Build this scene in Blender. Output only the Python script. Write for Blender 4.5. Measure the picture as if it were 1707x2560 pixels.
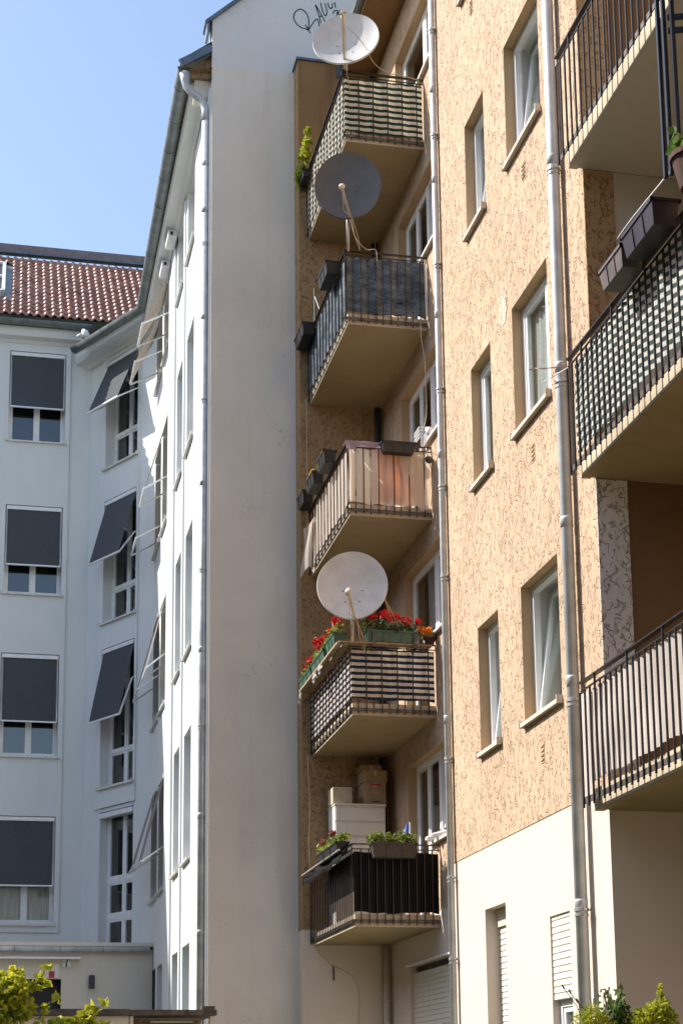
import bpy, bmesh, math, random
from mathutils import Vector, Matrix
random.seed(7)
for o in list(bpy.data.objects): bpy.data.objects.remove(o)
SC = bpy.context.scene
COL = SC.collection
V = Vector
# ------------------------------------------------------------------ camera
cam_d = bpy.data.cameras.new('camera')
cam = bpy.data.objects.new('camera', cam_d); COL.objects.link(cam)
SC.camera = cam
yaw, pitch, roll = .210943, .190995, -.010415
fwd = V((math.sin(yaw)*math.cos(pitch), math.cos(yaw)*math.cos(pitch), math.sin(pitch)))
rt = V((math.cos(yaw), -math.sin(yaw), 0)); up = rt.cross(fwd)
r2 = rt*math.cos(roll)+up*math.sin(roll); u2 = up*math.cos(roll)-rt*math.sin(roll)
M = Matrix((r2, u2, -fwd)).transposed().to_4x4(); M.translation = V((0, 0, 1.6))
cam.matrix_world = M
cam_d.sensor_fit = 'HORIZONTAL'; cam_d.sensor_width = 36
cam_d.lens = 4089.868/1707*36; cam_d.shift_y = (1941.58-1280)/1707
cam_d.clip_start = .1; cam_d.clip_end = 500
# ------------------------------------------------------------------ light
SUNV = V((.935, -.385, -1.0)).normalized()          # the way the light travels
elev = math.asin(-SUNV.z); azim = math.atan2(-SUNV.x, -SUNV.y)
w = bpy.data.worlds.new('World'); SC.world = w; w.use_nodes = True
nt = w.node_tree; bg = nt.nodes['Background']
sky = nt.nodes.new('ShaderNodeTexSky'); sky.sky_type = 'NISHITA'; sky.sun_disc = False
sky.sun_elevation = elev; sky.sun_rotation = azim; sky.air_density = 1.0; sky.dust_density = 1.3; sky.ozone_density = .35
nt.links.new(sky.outputs[0], bg.inputs[0]); bg.inputs[1].default_value = .15
sl = bpy.data.lights.new('sun', 'SUN'); sl.energy = 4.5; sl.angle = math.radians(.5); sl.color = (1, .95, .885)
so = bpy.data.objects.new('sun', sl); COL.objects.link(so)
so.rotation_euler = SUNV.to_track_quat('-Z', 'Y').to_euler(); so.location = (-20, 10, 40)
vs = SC.view_settings; vs.view_transform = 'Standard'; vs.look = 'None'; vs.gamma = 1; vs.exposure = .84
vs.use_curve_mapping = False
# ------------------------------------------------------------------ materials
class N:
    def __init__(s, name):
        s.m = bpy.data.materials.new(name); s.m.use_nodes = True; s.t = s.m.node_tree
        s.b = s.t.nodes['Principled BSDF']; s.out = s.t.nodes['Material Output']
        s.tc = s.t.nodes.new('ShaderNodeTexCoord')
    def n(s, t, **k):
        x = s.t.nodes.new(t)
        for a, v in k.items(): setattr(x, a, v)
        return x
    def l(s, a, b): s.t.links.new(a, b)
    def mapv(s, sc=(1, 1, 1), loc=(0, 0, 0)):
        x = s.n('ShaderNodeMapping'); x.inputs['Scale'].default_value = sc; x.inputs['Location'].default_value = loc
        s.l(s.tc.outputs['Object'], x.inputs[0]); return x.outputs[0]
    def noise(s, vec, scale, detail=3, dist=0, rough=.5):
        x = s.n('ShaderNodeTexNoise'); x.inputs['Scale'].default_value = scale; x.inputs['Detail'].default_value = detail
        x.inputs['Distortion'].default_value = dist; x.inputs['Roughness'].default_value = rough
        s.l(vec, x.inputs['Vector']); return x.outputs[0]
    def math(s, op, a, b=None, c=None):
        x = s.n('ShaderNodeMath', operation=op)
        for i, v in enumerate((a, b, c)):
            if v is None: continue
            if isinstance(v, (int, float)): x.inputs[i].default_value = v
            else: s.l(v, x.inputs[i])
        return x.outputs[0]
    def rng(s, v, a, b, c=0, d=1):
        x = s.n('ShaderNodeMapRange', interpolation_type='SMOOTHSTEP')
        s.l(v, x.inputs[0])
        for i, q in zip((1, 2, 3, 4), (a, b, c, d)): x.inputs[i].default_value = q
        return x.outputs[0]
    def mix(s, f, a, b):
        x = s.n('ShaderNodeMix', data_type='RGBA')
        if isinstance(f, (int, float)): x.inputs[0].default_value = f
        else: s.l(f, x.inputs[0])
        for i, v in ((6, a), (7, b)):
            if isinstance(v, tuple): x.inputs[i].default_value = (*v, 1)
            else: s.l(v, x.inputs[i])
        return x.outputs[2]
    def bump(s, h, strength=.5, dist=.02):
        x = s.n('ShaderNodeBump'); x.inputs['Strength'].default_value = strength; x.inputs['Distance'].default_value = dist
        s.l(h, x.inputs['Height']); s.l(x.outputs[0], s.b.inputs['Normal'])
    def col(s, c):
        if isinstance(c, tuple): s.b.inputs['Base Color'].default_value = (*c, 1)
        else: s.l(c, s.b.inputs['Base Color'])
    def rough(s, r): s.b.inputs['Roughness'].default_value = r
def simple(name, c, rough=.6, metal=0, var=.12, nscale=6, bump=0, bscale=60, spec=.5):
    m = N(name); v = m.mapv()
    f = m.noise(v, nscale, 4)
    d = tuple(x*(1-var) for x in c); e = tuple(min(1, x*(1+var)) for x in c)
    m.col(m.mix(m.rng(f, .3, .7), d, e)); m.rough(rough); m.b.inputs['Metallic'].default_value = metal
    m.b.inputs['Specular IOR Level'].default_value = spec
    if bump: m.bump(m.noise(v, bscale, 3), bump, .01)
    return m.m
def stucco(name, c, groove, sc=(1, 1, .5), scale=18, mask=(.44, .53), wid=.055, dark=.09, strength=1.0):
    """scraped render: short curved grooves where the aggregate was dragged"""
    m = N(name); v = m.mapv(sc); v0 = m.mapv()
    a = m.noise(v, scale, 1.5, .9)
    line = m.rng(m.math('ABSOLUTE', m.math('SUBTRACT', a, .5)), 0, wid, 1, 0)
    k = m.rng(m.noise(m.mapv(sc, (5, 3, 9)), scale*.85, 2, .3), mask[0], mask[1])
    g = m.math('MULTIPLY', line, k)
    fine = m.noise(v0, 55, 5, 0, .7)
    big = m.noise(v0, .9, 4)
    h = m.math('SUBTRACT', m.math('MULTIPLY', fine, .22), m.math('MULTIPLY', g, .62))
    h = m.math('ADD', h, m.math('MULTIPLY', m.noise(v, scale*.7, 2), .5))
    base = m.mix(m.rng(big, .3, .75), tuple(x*.9 for x in c), tuple(x*1.06 for x in c))
    base = m.mix(m.rng(fine, .3, .8, .0, .07), base, tuple(x*.55 for x in c))
    streak = m.noise(m.mapv((5, 5, .22)), 1.1, 4, .2)
    base = m.mix(m.rng(streak, .5, .8, 0, .2), base, tuple(x*.62 for x in c))
    m.col(m.mix(m.math('MULTIPLY', g, dark), base, groove)); m.rough(.9)
    m.b.inputs['Specular IOR Level'].default_value = .2
    m.bump(h, strength, .022); return m.m
def plaster(name, c, grain=.35, dirt=.1, dirtcol=None, gscale=110, crack=0):
    m = N(name); v = m.mapv(); big = m.noise(v, .7, 5, .4, .6); f = m.noise(v, gscale, 3, 0, .6)
    st = m.noise(m.mapv((3.5, 3.5, .25)), 1.2, 4)
    dc = dirtcol or tuple(x*.6 for x in c)
    base = m.mix(m.math('MULTIPLY', m.rng(big, .35, .8), dirt), c, dc)
    base = m.mix(m.math('MULTIPLY', m.rng(st, .5, .85), dirt), base, dc)
    base = m.mix(m.math('MULTIPLY', m.rng(f, .55, .75), .18), base, tuple(x*.7 for x in c))
    if crack:
        a_ = m.math('ABSOLUTE', m.math('SUBTRACT', m.noise(m.mapv((1, 1, .6)), 1.6, 5, .5, .65), .5))
        ln = m.math('MULTIPLY', m.rng(a_, 0, .004, 1, 0), m.rng(m.noise(m.mapv((1, 1, 1), (7, 2, 4)), 1.3, 3), .54, .6))
        base = m.mix(m.math('MULTIPLY', ln, crack), base, tuple(x*.35 for x in c))
        sp = m.rng(m.noise(m.mapv((1, 1, 1), (3, 8, 1)), 2.6, 6, 1.2, .7), .66, .74)
        base = m.mix(m.math('MULTIPLY', sp, crack*.35), base, tuple(x*.5 for x in c))
    m.col(base); m.rough(.92); m.b.inputs['Specular IOR Level'].default_value = .2
    m.bump(f, grain, .006); return m.m
PEACH = (.55, .392, .264)
MT = {}
MT['peach'] = stucco('peach_scraped_render', PEACH, (.36, .23, .125))
MT['peach_shade'] = stucco('shaded_peach_worm_render', (.40, .26, .135), (.12, .065, .025), (1, 1, .7), 18, (.44, .53), .05, .5, .9)  # darker copy of the peach render, with the wall's shade in its colour
MT['white_worm'] = stucco('white_painted_worm_render', (.66, .63, .60), (.12, .09, .06), (1, 1, .7), 18, (.43, .52), .055, .55, .9)
MT['patch'] = stucco('pale_repair_render', (.66, .51, .38), (.5, .36, .24))
MT['reveal'] = plaster('peach_smooth_reveal', (.50, .345, .20), .2, .35)
MT['cream'] = plaster('cream_smooth_render', (.66, .56, .465), .12, .12)
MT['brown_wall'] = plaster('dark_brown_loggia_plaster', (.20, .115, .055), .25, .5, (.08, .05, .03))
MT['ochre'] = plaster('brown_painted_plaster', (.34, .205, .095), .2, .45, (.13, .08, .04))
MT['white'] = plaster('white_facade_render', (.68, .70, .69), .1, .16, (.46, .47, .45))
MT['firewall'] = plaster('rough_white_firewall_render', (.83, .765, .67), .9, .34, (.58, .50, .41), 75, .5)
MT['firewall_top'] = plaster('sky_tinted_upper_firewall', (.78, .755, .72), .9, .15, (.58, .56, .53), 75, .3)  # cooler tone is sky light put into the upper wall's colour
MT['under'] = plaster('painted_slab_underside', (.37, .285, .165), .1, .5, (.22, .165, .095), 110, .6)
MT['under_white'] = plaster('white_slab_underside', (.50, .475, .42), .1, .25, (.36, .33, .28), 110, .5)
MT['slabedge'] = plaster('cream_slab_edge', (.54, .46, .34), .2, .6, (.24, .175, .10))
MT['courtyard_render'] = plaster('dull_courtyard_render', (.24, .22, .19), .1, .2)
MT['annexwall'] = plaster('beige_annex_render', (.70, .64, .54), .15, .12)
MT['iron'] = simple('brown_black_iron', (.020, .016, .0165), .42, .3, .3, 20)
MT['iron_blue'] = simple('dark_blue_painted_iron', (.007, .011, .020), .35, .3, .2, 20)
MT['band'] = simple('weathered_flat_steel', (.10, .085, .07), .6, .3, .35, 15)
MT['zinc'] = simple('zinc_pipe', (.50, .52, .54), .45, .25, .18, 5)
MT['zinc_new'] = simple('bright_zinc_pipe', (.52, .53, .53), .55, .2, .12, 7)
MT['zinc_dark'] = simple('dark_zinc_gutter', (.24, .27, .265), .45, .6, .2, 4)
MT['flash'] = simple('blue_grey_flashing', (.13, .17, .21), .5, .4, .2, 4)
MT['frame'] = simple('white_window_frame', (.78, .78, .77), .4, 0, .04, 8)
MT['shutter'] = simple('off_white_shutter', (.66, .615, .53), .5, 0, .05, 8)
MT['alu'] = simple('white_aluminium', (.76, .76, .75), .35, .1, .04, 8)
MT['sill'] = simple('pale_metal_sill', (.62, .60, .56), .5, .1, .12, 10)
MT['sill_stone'] = simple('beige_stone_sill', (.60, .53, .42), .7, 0, .15, 14)
MT['dark'] = simple('unlit_interior_tone', (.022, .021, .02), .9)  # near black, stands for the lack of light inside rooms
MT['shade_fab'] = simple('charcoal_screen_fabric', (.055, .06, .068), .75, 0, .1, 30)
MT['ridge'] = simple('mauve_grey_ridge', (.20, .155, .155), .6, 0, .15, 8)
MT['wood'] = simple('weathered_plank', (.30, .21, .13), .8, 0, .35, 18, .4)
MT['plastic_black'] = simple('black_plastic', (.014, .0135, .0135), .45, 0, .2, 9)
MT['plastic_green'] = simple('green_plastic', (.045, .10, .065), .42, 0, .2, 9)
MT['plastic_brown'] = simple('brown_plastic', (.12, .09, .08), .4, 0, .2, 9)
MT['plastic_maroon'] = simple('maroon_plastic', (.026, .012, .016), .38, 0, .2, 9)
MT['terracotta'] = simple('terracotta', (.065, .022, .015), .85, 0, .2, 9)
MT['rattan'] = simple('dark_woven_box', (.05, .042, .035), .7, 0, .4, 60, .6, 90)
MT['dish_grey'] = simple('pale_grey_dish', (.58, .58, .57), .42, 0, .08, 5)
MT['dish_dark'] = simple('anthracite_dish', (.085, .082, .085), .45, 0, .1, 5)
MT['galv'] = simple('galvanised_tube', (.48, .46, .42), .4, .6, .15, 14)
MT['lnb'] = simple('cream_lnb_plastic', (.60, .54, .42), .5)
MT['cable'] = simple('cream_cable', (.55, .46, .32), .6)
MT['cable_dark'] = simple('dark_cable', (.03, .03, .03), .6)
MT['rope'] = simple('tan_rope', (.42, .28, .13), .8)
MT['white_item'] = simple('white_lacquer', (.76, .73, .67), .35, 0, .04)
MT['card'] = simple('cardboard', (.36, .25, .15), .85, 0, .12, 9)
MT['card_pale'] = simple('pale_cardboard', (.52, .42, .30), .85, 0, .12, 9)
MT['ink'] = simple('black_paint_marker', (.02, .028, .034), .6, 0, .3, 30)
MT['red'] = simple('red_print', (.48, .02, .03), .5)
MT['blue'] = simple('blue_nylon', (.02, .06, .28), .6)
MT['black'] = simple('matt_black', (.015, .015, .016), .6)
MT['grass'] = simple('courtyard_grass', (.035, .045, .02), .9, 0, .4, 3)
MT['paving'] = simple('courtyard_paving', (.16, .145, .12), .9, 0, .2, 2, .3, 20)
MT['soil'] = simple('potting_soil', (.04, .028, .02), .95)
MT['stem'] = simple('plant_stem', (.10, .11, .04), .7)
def glassmat():
    m = N('window_glass'); t = m.n('ShaderNodeBsdfTransparent'); g = m.n('ShaderNodeBsdfGlossy')
    t.inputs[0].default_value = (.94, .96, .95, 1); g.inputs['Roughness'].default_value = .012
    lw = m.n('ShaderNodeLayerWeight'); lw.inputs[0].default_value = .5
    fr_ = m.math('ADD', m.math('MULTIPLY', m.math('POWER', lw.outputs['Facing'], 4.0), .62), .09)
    mx = m.n('ShaderNodeMixShader'); m.l(fr_, mx.inputs[0]); m.l(t.outputs[0], mx.inputs[1]); m.l(g.outputs[0], mx.inputs[2])
    m.l(mx.outputs[0], m.out.inputs[0]); return m.m
MT['glass'] = glassmat()
def cloth(name, colfn, transl=.35, rough=.85):
    m = N(name); c = colfn(m)
    m.col(c); m.rough(rough); m.b.inputs['Specular IOR Level'].default_value = .15
    if transl:
        t = m.n('ShaderNodeBsdfTranslucent')
        if isinstance(c, tuple): t.inputs[0].default_value = (*c, 1)
        else: m.l(c, t.inputs[0])
        mx = m.n('ShaderNodeMixShader'); mx.inputs[0].default_value = transl
        m.l(m.b.outputs[0], mx.inputs[1]); m.l(t.outputs[0], mx.inputs[2]); m.l(mx.outputs[0], m.out.inputs[0])
    return m.m
def stripes(period, duty, a, b, off=0):
    def f(m):
        s = m.n('ShaderNodeSeparateXYZ'); m.l(m.tc.outputs['Object'], s.inputs[0])
        z = m.math('ADD', s.outputs[2], m.math('MULTIPLY', m.noise(m.mapv(), 5, 2), .012))
        q = m.math('FRACT', m.math('ADD', m.math('DIVIDE', z, period), off))
        k = m.rng(q, duty-.03, duty+.03)
        k0 = m.math('MULTIPLY', k, m.rng(q, .97, 1.0, 1, 0))
        fade = m.noise(m.mapv((9, 9, .8)), 3, 3)
        bb = m.mix(m.rng(fade, .4, .8, 0, .35), b, tuple(min(1, x*2.2+.05) for x in b))
        aa = m.mix(m.rng(fade, .35, .75), tuple(x*.84 for x in a), a)
        return m.mix(k0, bb, aa)
    return f
MT['fab_green'] = cloth('green_white_stripe_fabric', stripes(.09, .47, (.74, .67, .56), (.012, .04, .026)), .3)
MT['fab_green2'] = cloth('faded_green_stripe_fabric', stripes(.072, .48, (.64, .63, .56), (.045, .068, .062)), .22)
MT['fab_blue'] = cloth('blue_white_stripe_fabric', stripes(.083, .48, (.70, .61, .49), (.012, .022, .052)), .3)
def slate(m):
    v = m.n('ShaderNodeTexVoronoi', feature='DISTANCE_TO_EDGE'); v.inputs['Scale'].default_value = 9
    mp = m.mapv((1, 1, 2.6)); ds = m.n('ShaderNodeMix', data_type='VECTOR'); ds.inputs[0].default_value = .12
    nz = m.n('ShaderNodeTexNoise'); nz.inputs['Scale'].default_value = 4; m.l(mp, nz.inputs['Vector'])
    m.l(mp, ds.inputs[4]); m.l(nz.outputs['Color'], ds.inputs[5]); m.l(ds.outputs[1], v.inputs['Vector'])
    k = m.rng(v.outputs['Distance'], 0, .045)
    b = m.mix(m.rng(m.noise(mp, 3, 4), .35, .7), (.055, .075, .09), (.15, .18, .20))
    return m.mix(k, (.012, .014, .018), b)
MT['fab_slate'] = cloth('printed_slate_pvc_sheet', slate, .06, .42)
MT['fab_pink'] = cloth('pale_pink_sheet', lambda m: m.mix(m.rng(m.noise(m.mapv((6, 6, .5)), 3, 3), .3, .7), (.78, .67, .56), (.84, .77, .69)), .6)
MT['fab_mauve'] = cloth('mauve_cloth', lambda m: (.34, .26, .29), .2)
MT['fab_orange'] = cloth('orange_glow_cloth', lambda m: (.80, .25, .05), .5)  # colour of the sun glowing through the sheet
MT['fab_beige'] = cloth('beige_screen_fabric', lambda m: m.mix(m.rng(m.noise(m.mapv(), 3, 3), .3, .7), (.52, .465, .42), (.62, .565, .515)), .2)
MT['fab_black'] = cloth('black_fabric', lambda m: (.007, .006, .006), .0)
MT['awn_fab'] = cloth('grey_awning_fabric', lambda m: (.085, .09, .10), .10)
MT['awn_beige'] = cloth('taupe_awning_fabric', lambda m: (.30, .26, .22), .22)
MT['curtain'] = cloth('white_net_curtain', lambda m: m.mix(m.rng(m.noise(m.mapv((14, 14, .6)), 3, 3), .35, .65), (.62, .62, .58), (.85, .85, .82)), .3)
def leafm(name, a, b, tr=.45):
    m = N(name); oi = m.n('ShaderNodeNewGeometry')
    c = m.mix(oi.outputs['Random Per Island'], a, b)
    m.col(c); m.rough(.55)
    t = m.n('ShaderNodeBsdfTranslucent'); m.l(c, t.inputs[0])
    mx = m.n('ShaderNodeMixShader'); mx.inputs[0].default_value = tr
    m.l(m.b.outputs[0], mx.inputs[1]); m.l(t.outputs[0], mx.inputs[2]); m.l(mx.outputs[0], m.out.inputs[0]); return m.m
MT['leaf'] = leafm('green_leaves', (.045, .10, .02), (.14, .20, .04))
MT['leaf_dark'] = leafm('dark_green_leaves', (.03, .06, .02), (.09, .13, .035))
MT['leaf_yellow'] = leafm('yellow_green_leaves', (.20, .27, .02), (.55, .52, .04), .5)
MT['leaf_lime'] = leafm('lime_green_leaves', (.09, .15, .02), (.30, .32, .05))
MT['bloom'] = leafm('red_petals', (.42, .003, .003), (.66, .008, .006), .25)
MT['bloom_yellow'] = leafm('yellow_petals', (.75, .45, .02), (.80, .60, .05), .3)
MT['bloom_orange'] = leafm('orange_petals', (.75, .16, .02), (.80, .30, .02), .3)
MT['bloom_dull'] = leafm('dull_red_petals', (.28, .06, .05), (.40, .12, .08), .3)
def tilem():
    m = N('glazed_roof_tile'); oi = m.n('ShaderNodeObjectInfo')
    m.col(m.mix(oi.outputs['Random'], (.33, .14, .095), (.50, .25, .175))); m.rough(.42); return m.m
MT['tile'] = tilem()
# ------------------------------------------------------------------ mesh helpers
class MB:
    def __init__(s): s.v = []; s.f = []
    def add(s, vs, fs):
        o = len(s.v); s.v += [V(p) for p in vs]; s.f += [tuple(i+o for i in f) for f in fs]; return s
    def quad(s, a, b, c, d): return s.add([a, b, c, d], [(0, 1, 2, 3)])
    def hexa(s, p):      # 8 corners: bottom 4 then top 4
        return s.add(p, [(3, 2, 1, 0), (4, 5, 6, 7), (0, 1, 5, 4), (1, 2, 6, 5), (2, 3, 7, 6), (3, 0, 4, 7)])
    def box(s, x0, x1, y0, y1, z0, z1):
        return s.hexa([(x0, y0, z0), (x1, y0, z0), (x1, y1, z0), (x0, y1, z0), (x0, y0, z1), (x1, y0, z1), (x1, y1, z1), (x0, y1, z1)])
    def lbox(s, L, u0, u1, n0, n1, z0, z1):
        return s.hexa([L(u0, n0, z0), L(u1, n0, z0), L(u1, n1, z0), L(u0, n1, z0), L(u0, n0, z1), L(u1, n0, z1), L(u1, n1, z1), L(u0, n1, z1)])
    def bar(s, a, b, w, h=None, upv=V((0, 0, 1))):
        a, b = V(a), V(b); h = h or w; d = (b-a).normalized()
        if abs(d.dot(upv)) > .98: upv = V((0, 1, 0))
        x = d.cross(upv).normalized()*w/2; y = x.cross(d).normalized()*h/2
        return s.hexa([a-x-y, a+x-y, a+x+y, a-x+y, b-x-y, b+x-y, b+x+y, b-x+y])
    def tube(s, path, r, n=8, caps=True):
        P = [V(p) for p in path]; R = r if isinstance(r, (list, tuple)) else [r]*len(P)
        o = len(s.v); prev = None
        for i, p in enumerate(P):
            d = (P[min(i+1, len(P)-1)]-P[max(i-1, 0)]).normalized()
            if prev is None:
                q = V((0, 0, 1)) if abs(d.z) < .9 else V((0, 1, 0)); x = d.cross(q).normalized()
            else:
                x = (prev-d*prev.dot(d)).normalized()
            prev = x; y = d.cross(x)
            for k in range(n):
                a = 2*math.pi*k/n; s.v.append(p+(x*math.cos(a)+y*math.sin(a))*R[i])
        for i in range(len(P)-1):
            for k in range(n):
                a = o+i*n+k; b = o+i*n+(k+1) % n; s.f.append((a, b, b+n, a+n))
        if caps:
            s.f.append(tuple(o+k for k in range(n))[::-1]); s.f.append(tuple(o+(len(P)-1)*n+k for k in range(n)))
        return s
    def grid(s, fn, nu, nv):
        o = len(s.v)
        for j in range(nv+1):
            for i in range(nu+1): s.v.append(V(fn(i/nu, j/nv)))
        for j in range(nv):
            for i in range(nu):
                a = o+j*(nu+1)+i; s.f.append((a, a+1, a+nu+2, a+nu+1))
        return s
    def build(s, name, mat, parent=None, smooth=False, bevel=0, **props):
        org = root_loc(parent)
        me = bpy.data.meshes.new(name); me.from_pydata([v-org for v in s.v], [], s.f); me.update()
        me.materials.append(MT[mat] if isinstance(mat, str) else mat)
        if smooth:
            for p in me.polygons: p.use_smooth = True
        o = bpy.data.objects.new(name, me); COL.objects.link(o)
        if parent: o.parent = parent
        if bevel:
            b = o.modifiers.new('bevel', 'BEVEL'); b.width = bevel; b.segments = 2; b.limit_method = 'ANGLE'
        for k, v in props.items(): o[k] = v
        return o
def root_loc(o):
    r = V((0, 0, 0))
    while o is not None: r = r+o.location; o = o.parent
    return r
def thing(name, label, cat, loc, group=None):
    o = bpy.data.objects.new(name, None); COL.objects.link(o); o.location = loc; o.empty_display_size = .1
    o['label'] = label; o['category'] = cat
    if group: o['group'] = group
    return o
def tag(o, label, cat, group=None):
    o['label'] = label; o['category'] = cat
    if group: o['group'] = group
    return o
def recenter(o):
    """single mesh thing: put its origin at the bottom centre"""
    me = o.data; n = len(me.vertices)
    c = V((sum(v.co.x for v in me.vertices)/n, sum(v.co.y for v in me.vertices)/n, min(v.co.z for v in me.vertices)))
    for v in me.vertices: v.co -= c
    o.location = c; return o
def frame_of(O, u, nrm):
    O, u, nrm = V(O), V(u).normalized(), V(nrm).normalized()
    return lambda a, b, z: O+u*a+nrm*b+V((0, 0, z))
class Rev:
    def __init__(s): s.k = []
    def new(s): s.k.append(MB())
    def quad(s, *a): s.k[-1].quad(*a)
    def build(s, name, mat, parent):
        for m in s.k: m.build(name, mat, parent)
def wall(L, u0, u1, z0, z1, holes, depth, n=0):
    """wall skin with openings (u0,u1,z0,z1) and reveals going in by depth; returns skin, reveals"""
    us = sorted({u0, u1, *[h[0] for h in holes], *[h[1] for h in holes]}); zs = sorted({z0, z1, *[h[2] for h in holes], *[h[3] for h in holes]})
    us = [x for x in us if u0 <= x <= u1]; zs = [x for x in zs if z0 <= x <= z1]
    a = MB(); r = Rev()
    for i in range(len(us)-1):
        for j in range(len(zs)-1):
            cu, cz = (us[i]+us[i+1])/2, (zs[j]+zs[j+1])/2
            if any(h[0] < cu < h[1] and h[2] < cz < h[3] for h in holes): continue
            a.quad(L(us[i], n, zs[j]), L(us[i+1], n, zs[j]), L(us[i+1], n, zs[j+1]), L(us[i], n, zs[j+1]))
    for (p, q, b, t, *sk) in holes:
        sk = sk[0] if sk else ''
        b = max(b, z0); t = min(t, z1); r.new()
        if 'l' not in sk: r.quad(L(p, n, b), L(p, n-depth, b), L(p, n-depth, t), L(p, n, t))
        if 'r' not in sk: r.quad(L(q, n, b), L(q, n, t), L(q, n-depth, t), L(q, n-depth, b))
        r.quad(L(p, n, t), L(p, n-depth, t), L(q, n-depth, t), L(q, n, t)); r.quad(L(p, n, b), L(q, n, b), L(q, n-depth, b), L(p, n-depth, b))
    return a, r
def window(parent, L, u0, u1, n, z0, z1, cols=(.5,), transom=None, fw=.055, sill=None, sillmat='sill', curtain=None, tilt=None, back=.5, matf='frame', inner='dark'):
    """frame with sashes, panes, sill; n = plane of the frame's outer face (negative = inside)"""
    f = MB(); d = .06
    f.lbox(L, u0, u1, n-d, n, z0, z0+fw); f.lbox(L, u0, u1, n-d, n, z1-fw, z1)
    f.lbox(L, u0, u0+fw, n-d, n, z0+fw, z1-fw); f.lbox(L, u1-fw, u1, n-d, n, z0+fw, z1-fw)
    edges = [u0+fw]+[u0+(u1-u0)*c for c in cols]+[u1-fw]
    zsx = [z0+fw]+([transom] if transom else [])+[z1-fw]
    for c in edges[1:-1]: f.lbox(L, c-fw*.5, c+fw*.5, n-d, n-.002, z0+fw, z1-fw)
    if transom: f.lbox(L, u0+fw, u1-fw, n-d, n+.012, transom-fw*.55, transom+fw*.55)
    w_ = f.build('window', matf, parent)
    for i in range(len(edges)-1):
        for j in range(len(zsx)-1):
            a = edges[i]+(fw*.5 if i else 0); b = edges[i+1]-(fw*.5 if i < len(edges)-2 else 0)
            p = zsx[j]+(fw*.55 if j else 0); q = zsx[j+1]-(fw*.55 if j < len(zsx)-2 else 0)
            LL = L
            if tilt is not None and i in tilt:
                ang = math.radians(7.5); zb = p
                def LL(u, nn, z, zb=zb, ang=ang, n=n):
                    dz = z-zb; dn = nn-(n-.02)
                    return L(u, n-.02+dn*math.cos(ang)-dz*math.sin(ang), zb+dz*math.cos(ang)+dn*math.sin(ang))
            sw = fw*.8; s = MB(); nn = n-.012
            s.lbox(LL, a, b, nn-.04, nn, p, p+sw); s.lbox(LL, a, b, nn-.04, nn, q-sw, q)
            s.lbox(LL, a, a+sw, nn-.04, nn, p+sw, q-sw); s.lbox(LL, b-sw, b, nn-.04, nn, p+sw, q-sw)
            s.build('sash', matf, w_)
            g = MB(); g.lbox(LL, a+sw, b-sw, nn-.024, nn-.016, p+sw, q-sw); g.build('pane', 'glass', w_)
    if curtain is not None:
        for (a, b) in curtain:
            ua, ub = u0+(u1-u0)*a, u0+(u1-u0)*b
            c = MB(); c.grid(lambda s, t: L(ua+(ub-ua)*s, n-(.25 if tilt is not None else .095)+.014*math.sin(s*(ub-ua)*70)+.006*math.sin(s*31+t*3), z0+(z1-z0)*t), 40, 4)
            c.build('curtain', 'curtain', w_, smooth=True)
    b = MB(); m_ = back
    b.quad(L(u0-.05, n-m_, z0-.05), L(u1+.05, n-m_, z0-.05), L(u1+.05, n-m_, z1+.05), L(u0-.05, n-m_, z1+.05))
    b.build('unlit_room_backing', 'dark', w_)  # dark sheet in place of an unlit room
    b = MB()
    for (p, q) in ((u0-.004, u0-.004), (u1+.004, u1+.004)):
        b.quad(L(p, n-d, z0-.004), L(p, n-m_, z0-.004), L(p, n-m_, z1+.004), L(p, n-d, z1+.004))
    b.quad(L(u0-.004, n-d, z0-.004), L(u1+.004, n-d, z0-.004), L(u1+.004, n-m_, z0-.004), L(u0-.004, n-m_, z0-.004))
    b.quad(L(u0-.004, n-d, z1+.004), L(u1+.004, n-d, z1+.004), L(u1+.004, n-m_, z1+.004), L(u0-.004, n-m_, z1+.004))
    b.build('inner_reveal', inner, w_)  # the dark lining has the room's shade in its colour
    if sill:
        out, ext = sill; s = MB()
        s.hexa([L(u0-ext, n, z0-.03), L(u1+ext, n, z0-.03), L(u1+ext, out, z0-.055), L(u0-ext, out, z0-.055),
                L(u0-ext, n, z0+.003), L(u1+ext, n, z0+.003), L(u1+ext, out, z0-.02), L(u0-ext, out, z0-.02)])
        s.lbox(L, u0-ext-.012, u0-ext, n, out+.008, z0-.058, z0+.012); s.lbox(L, u1+ext, u1+ext+.012, n, out+.008, z0-.058, z0+.012)
        s.build('window_sill', sillmat, w_)
    return w_
def leaves(mb, pts, size, flat=.5, shape='leaf'):
    for p in pts:
        p = V(p); sz = size*random.uniform(.6, 1.3)
        n = V((random.gauss(0, 1), random.gauss(0, 1), random.gauss(0, 1)+flat)).normalized()
        t = n.orthogonal().normalized(); t = Matrix.Rotation(random.uniform(0, 6.3), 3, n) @ t; b = n.cross(t)
        if shape == 'leaf':
            mb.add([p-t*sz*.5, p-t*sz*.1+b*sz*.38+n*sz*.08, p+t*sz*.55-n*sz*.1, p-t*sz*.1-b*sz*.38+n*sz*.08], [(0, 1, 2), (0, 2, 3)])
        else:
            mb.add([p-t*sz*.5, p+b*sz*.06, p+t*sz*.5, p-b*sz*.06], [(0, 1, 2, 3)])
def cloud(c, r, n):
    out = []
    while len(out) < n:
        q = V((random.uniform(-1, 1), random.uniform(-1, 1), random.uniform(-1, 1)))
        if q.length <= 1: out.append(V((c[0]+q.x*r[0], c[1]+q.y*r[1], c[2]+q.z*r[2])))
    return out
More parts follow.
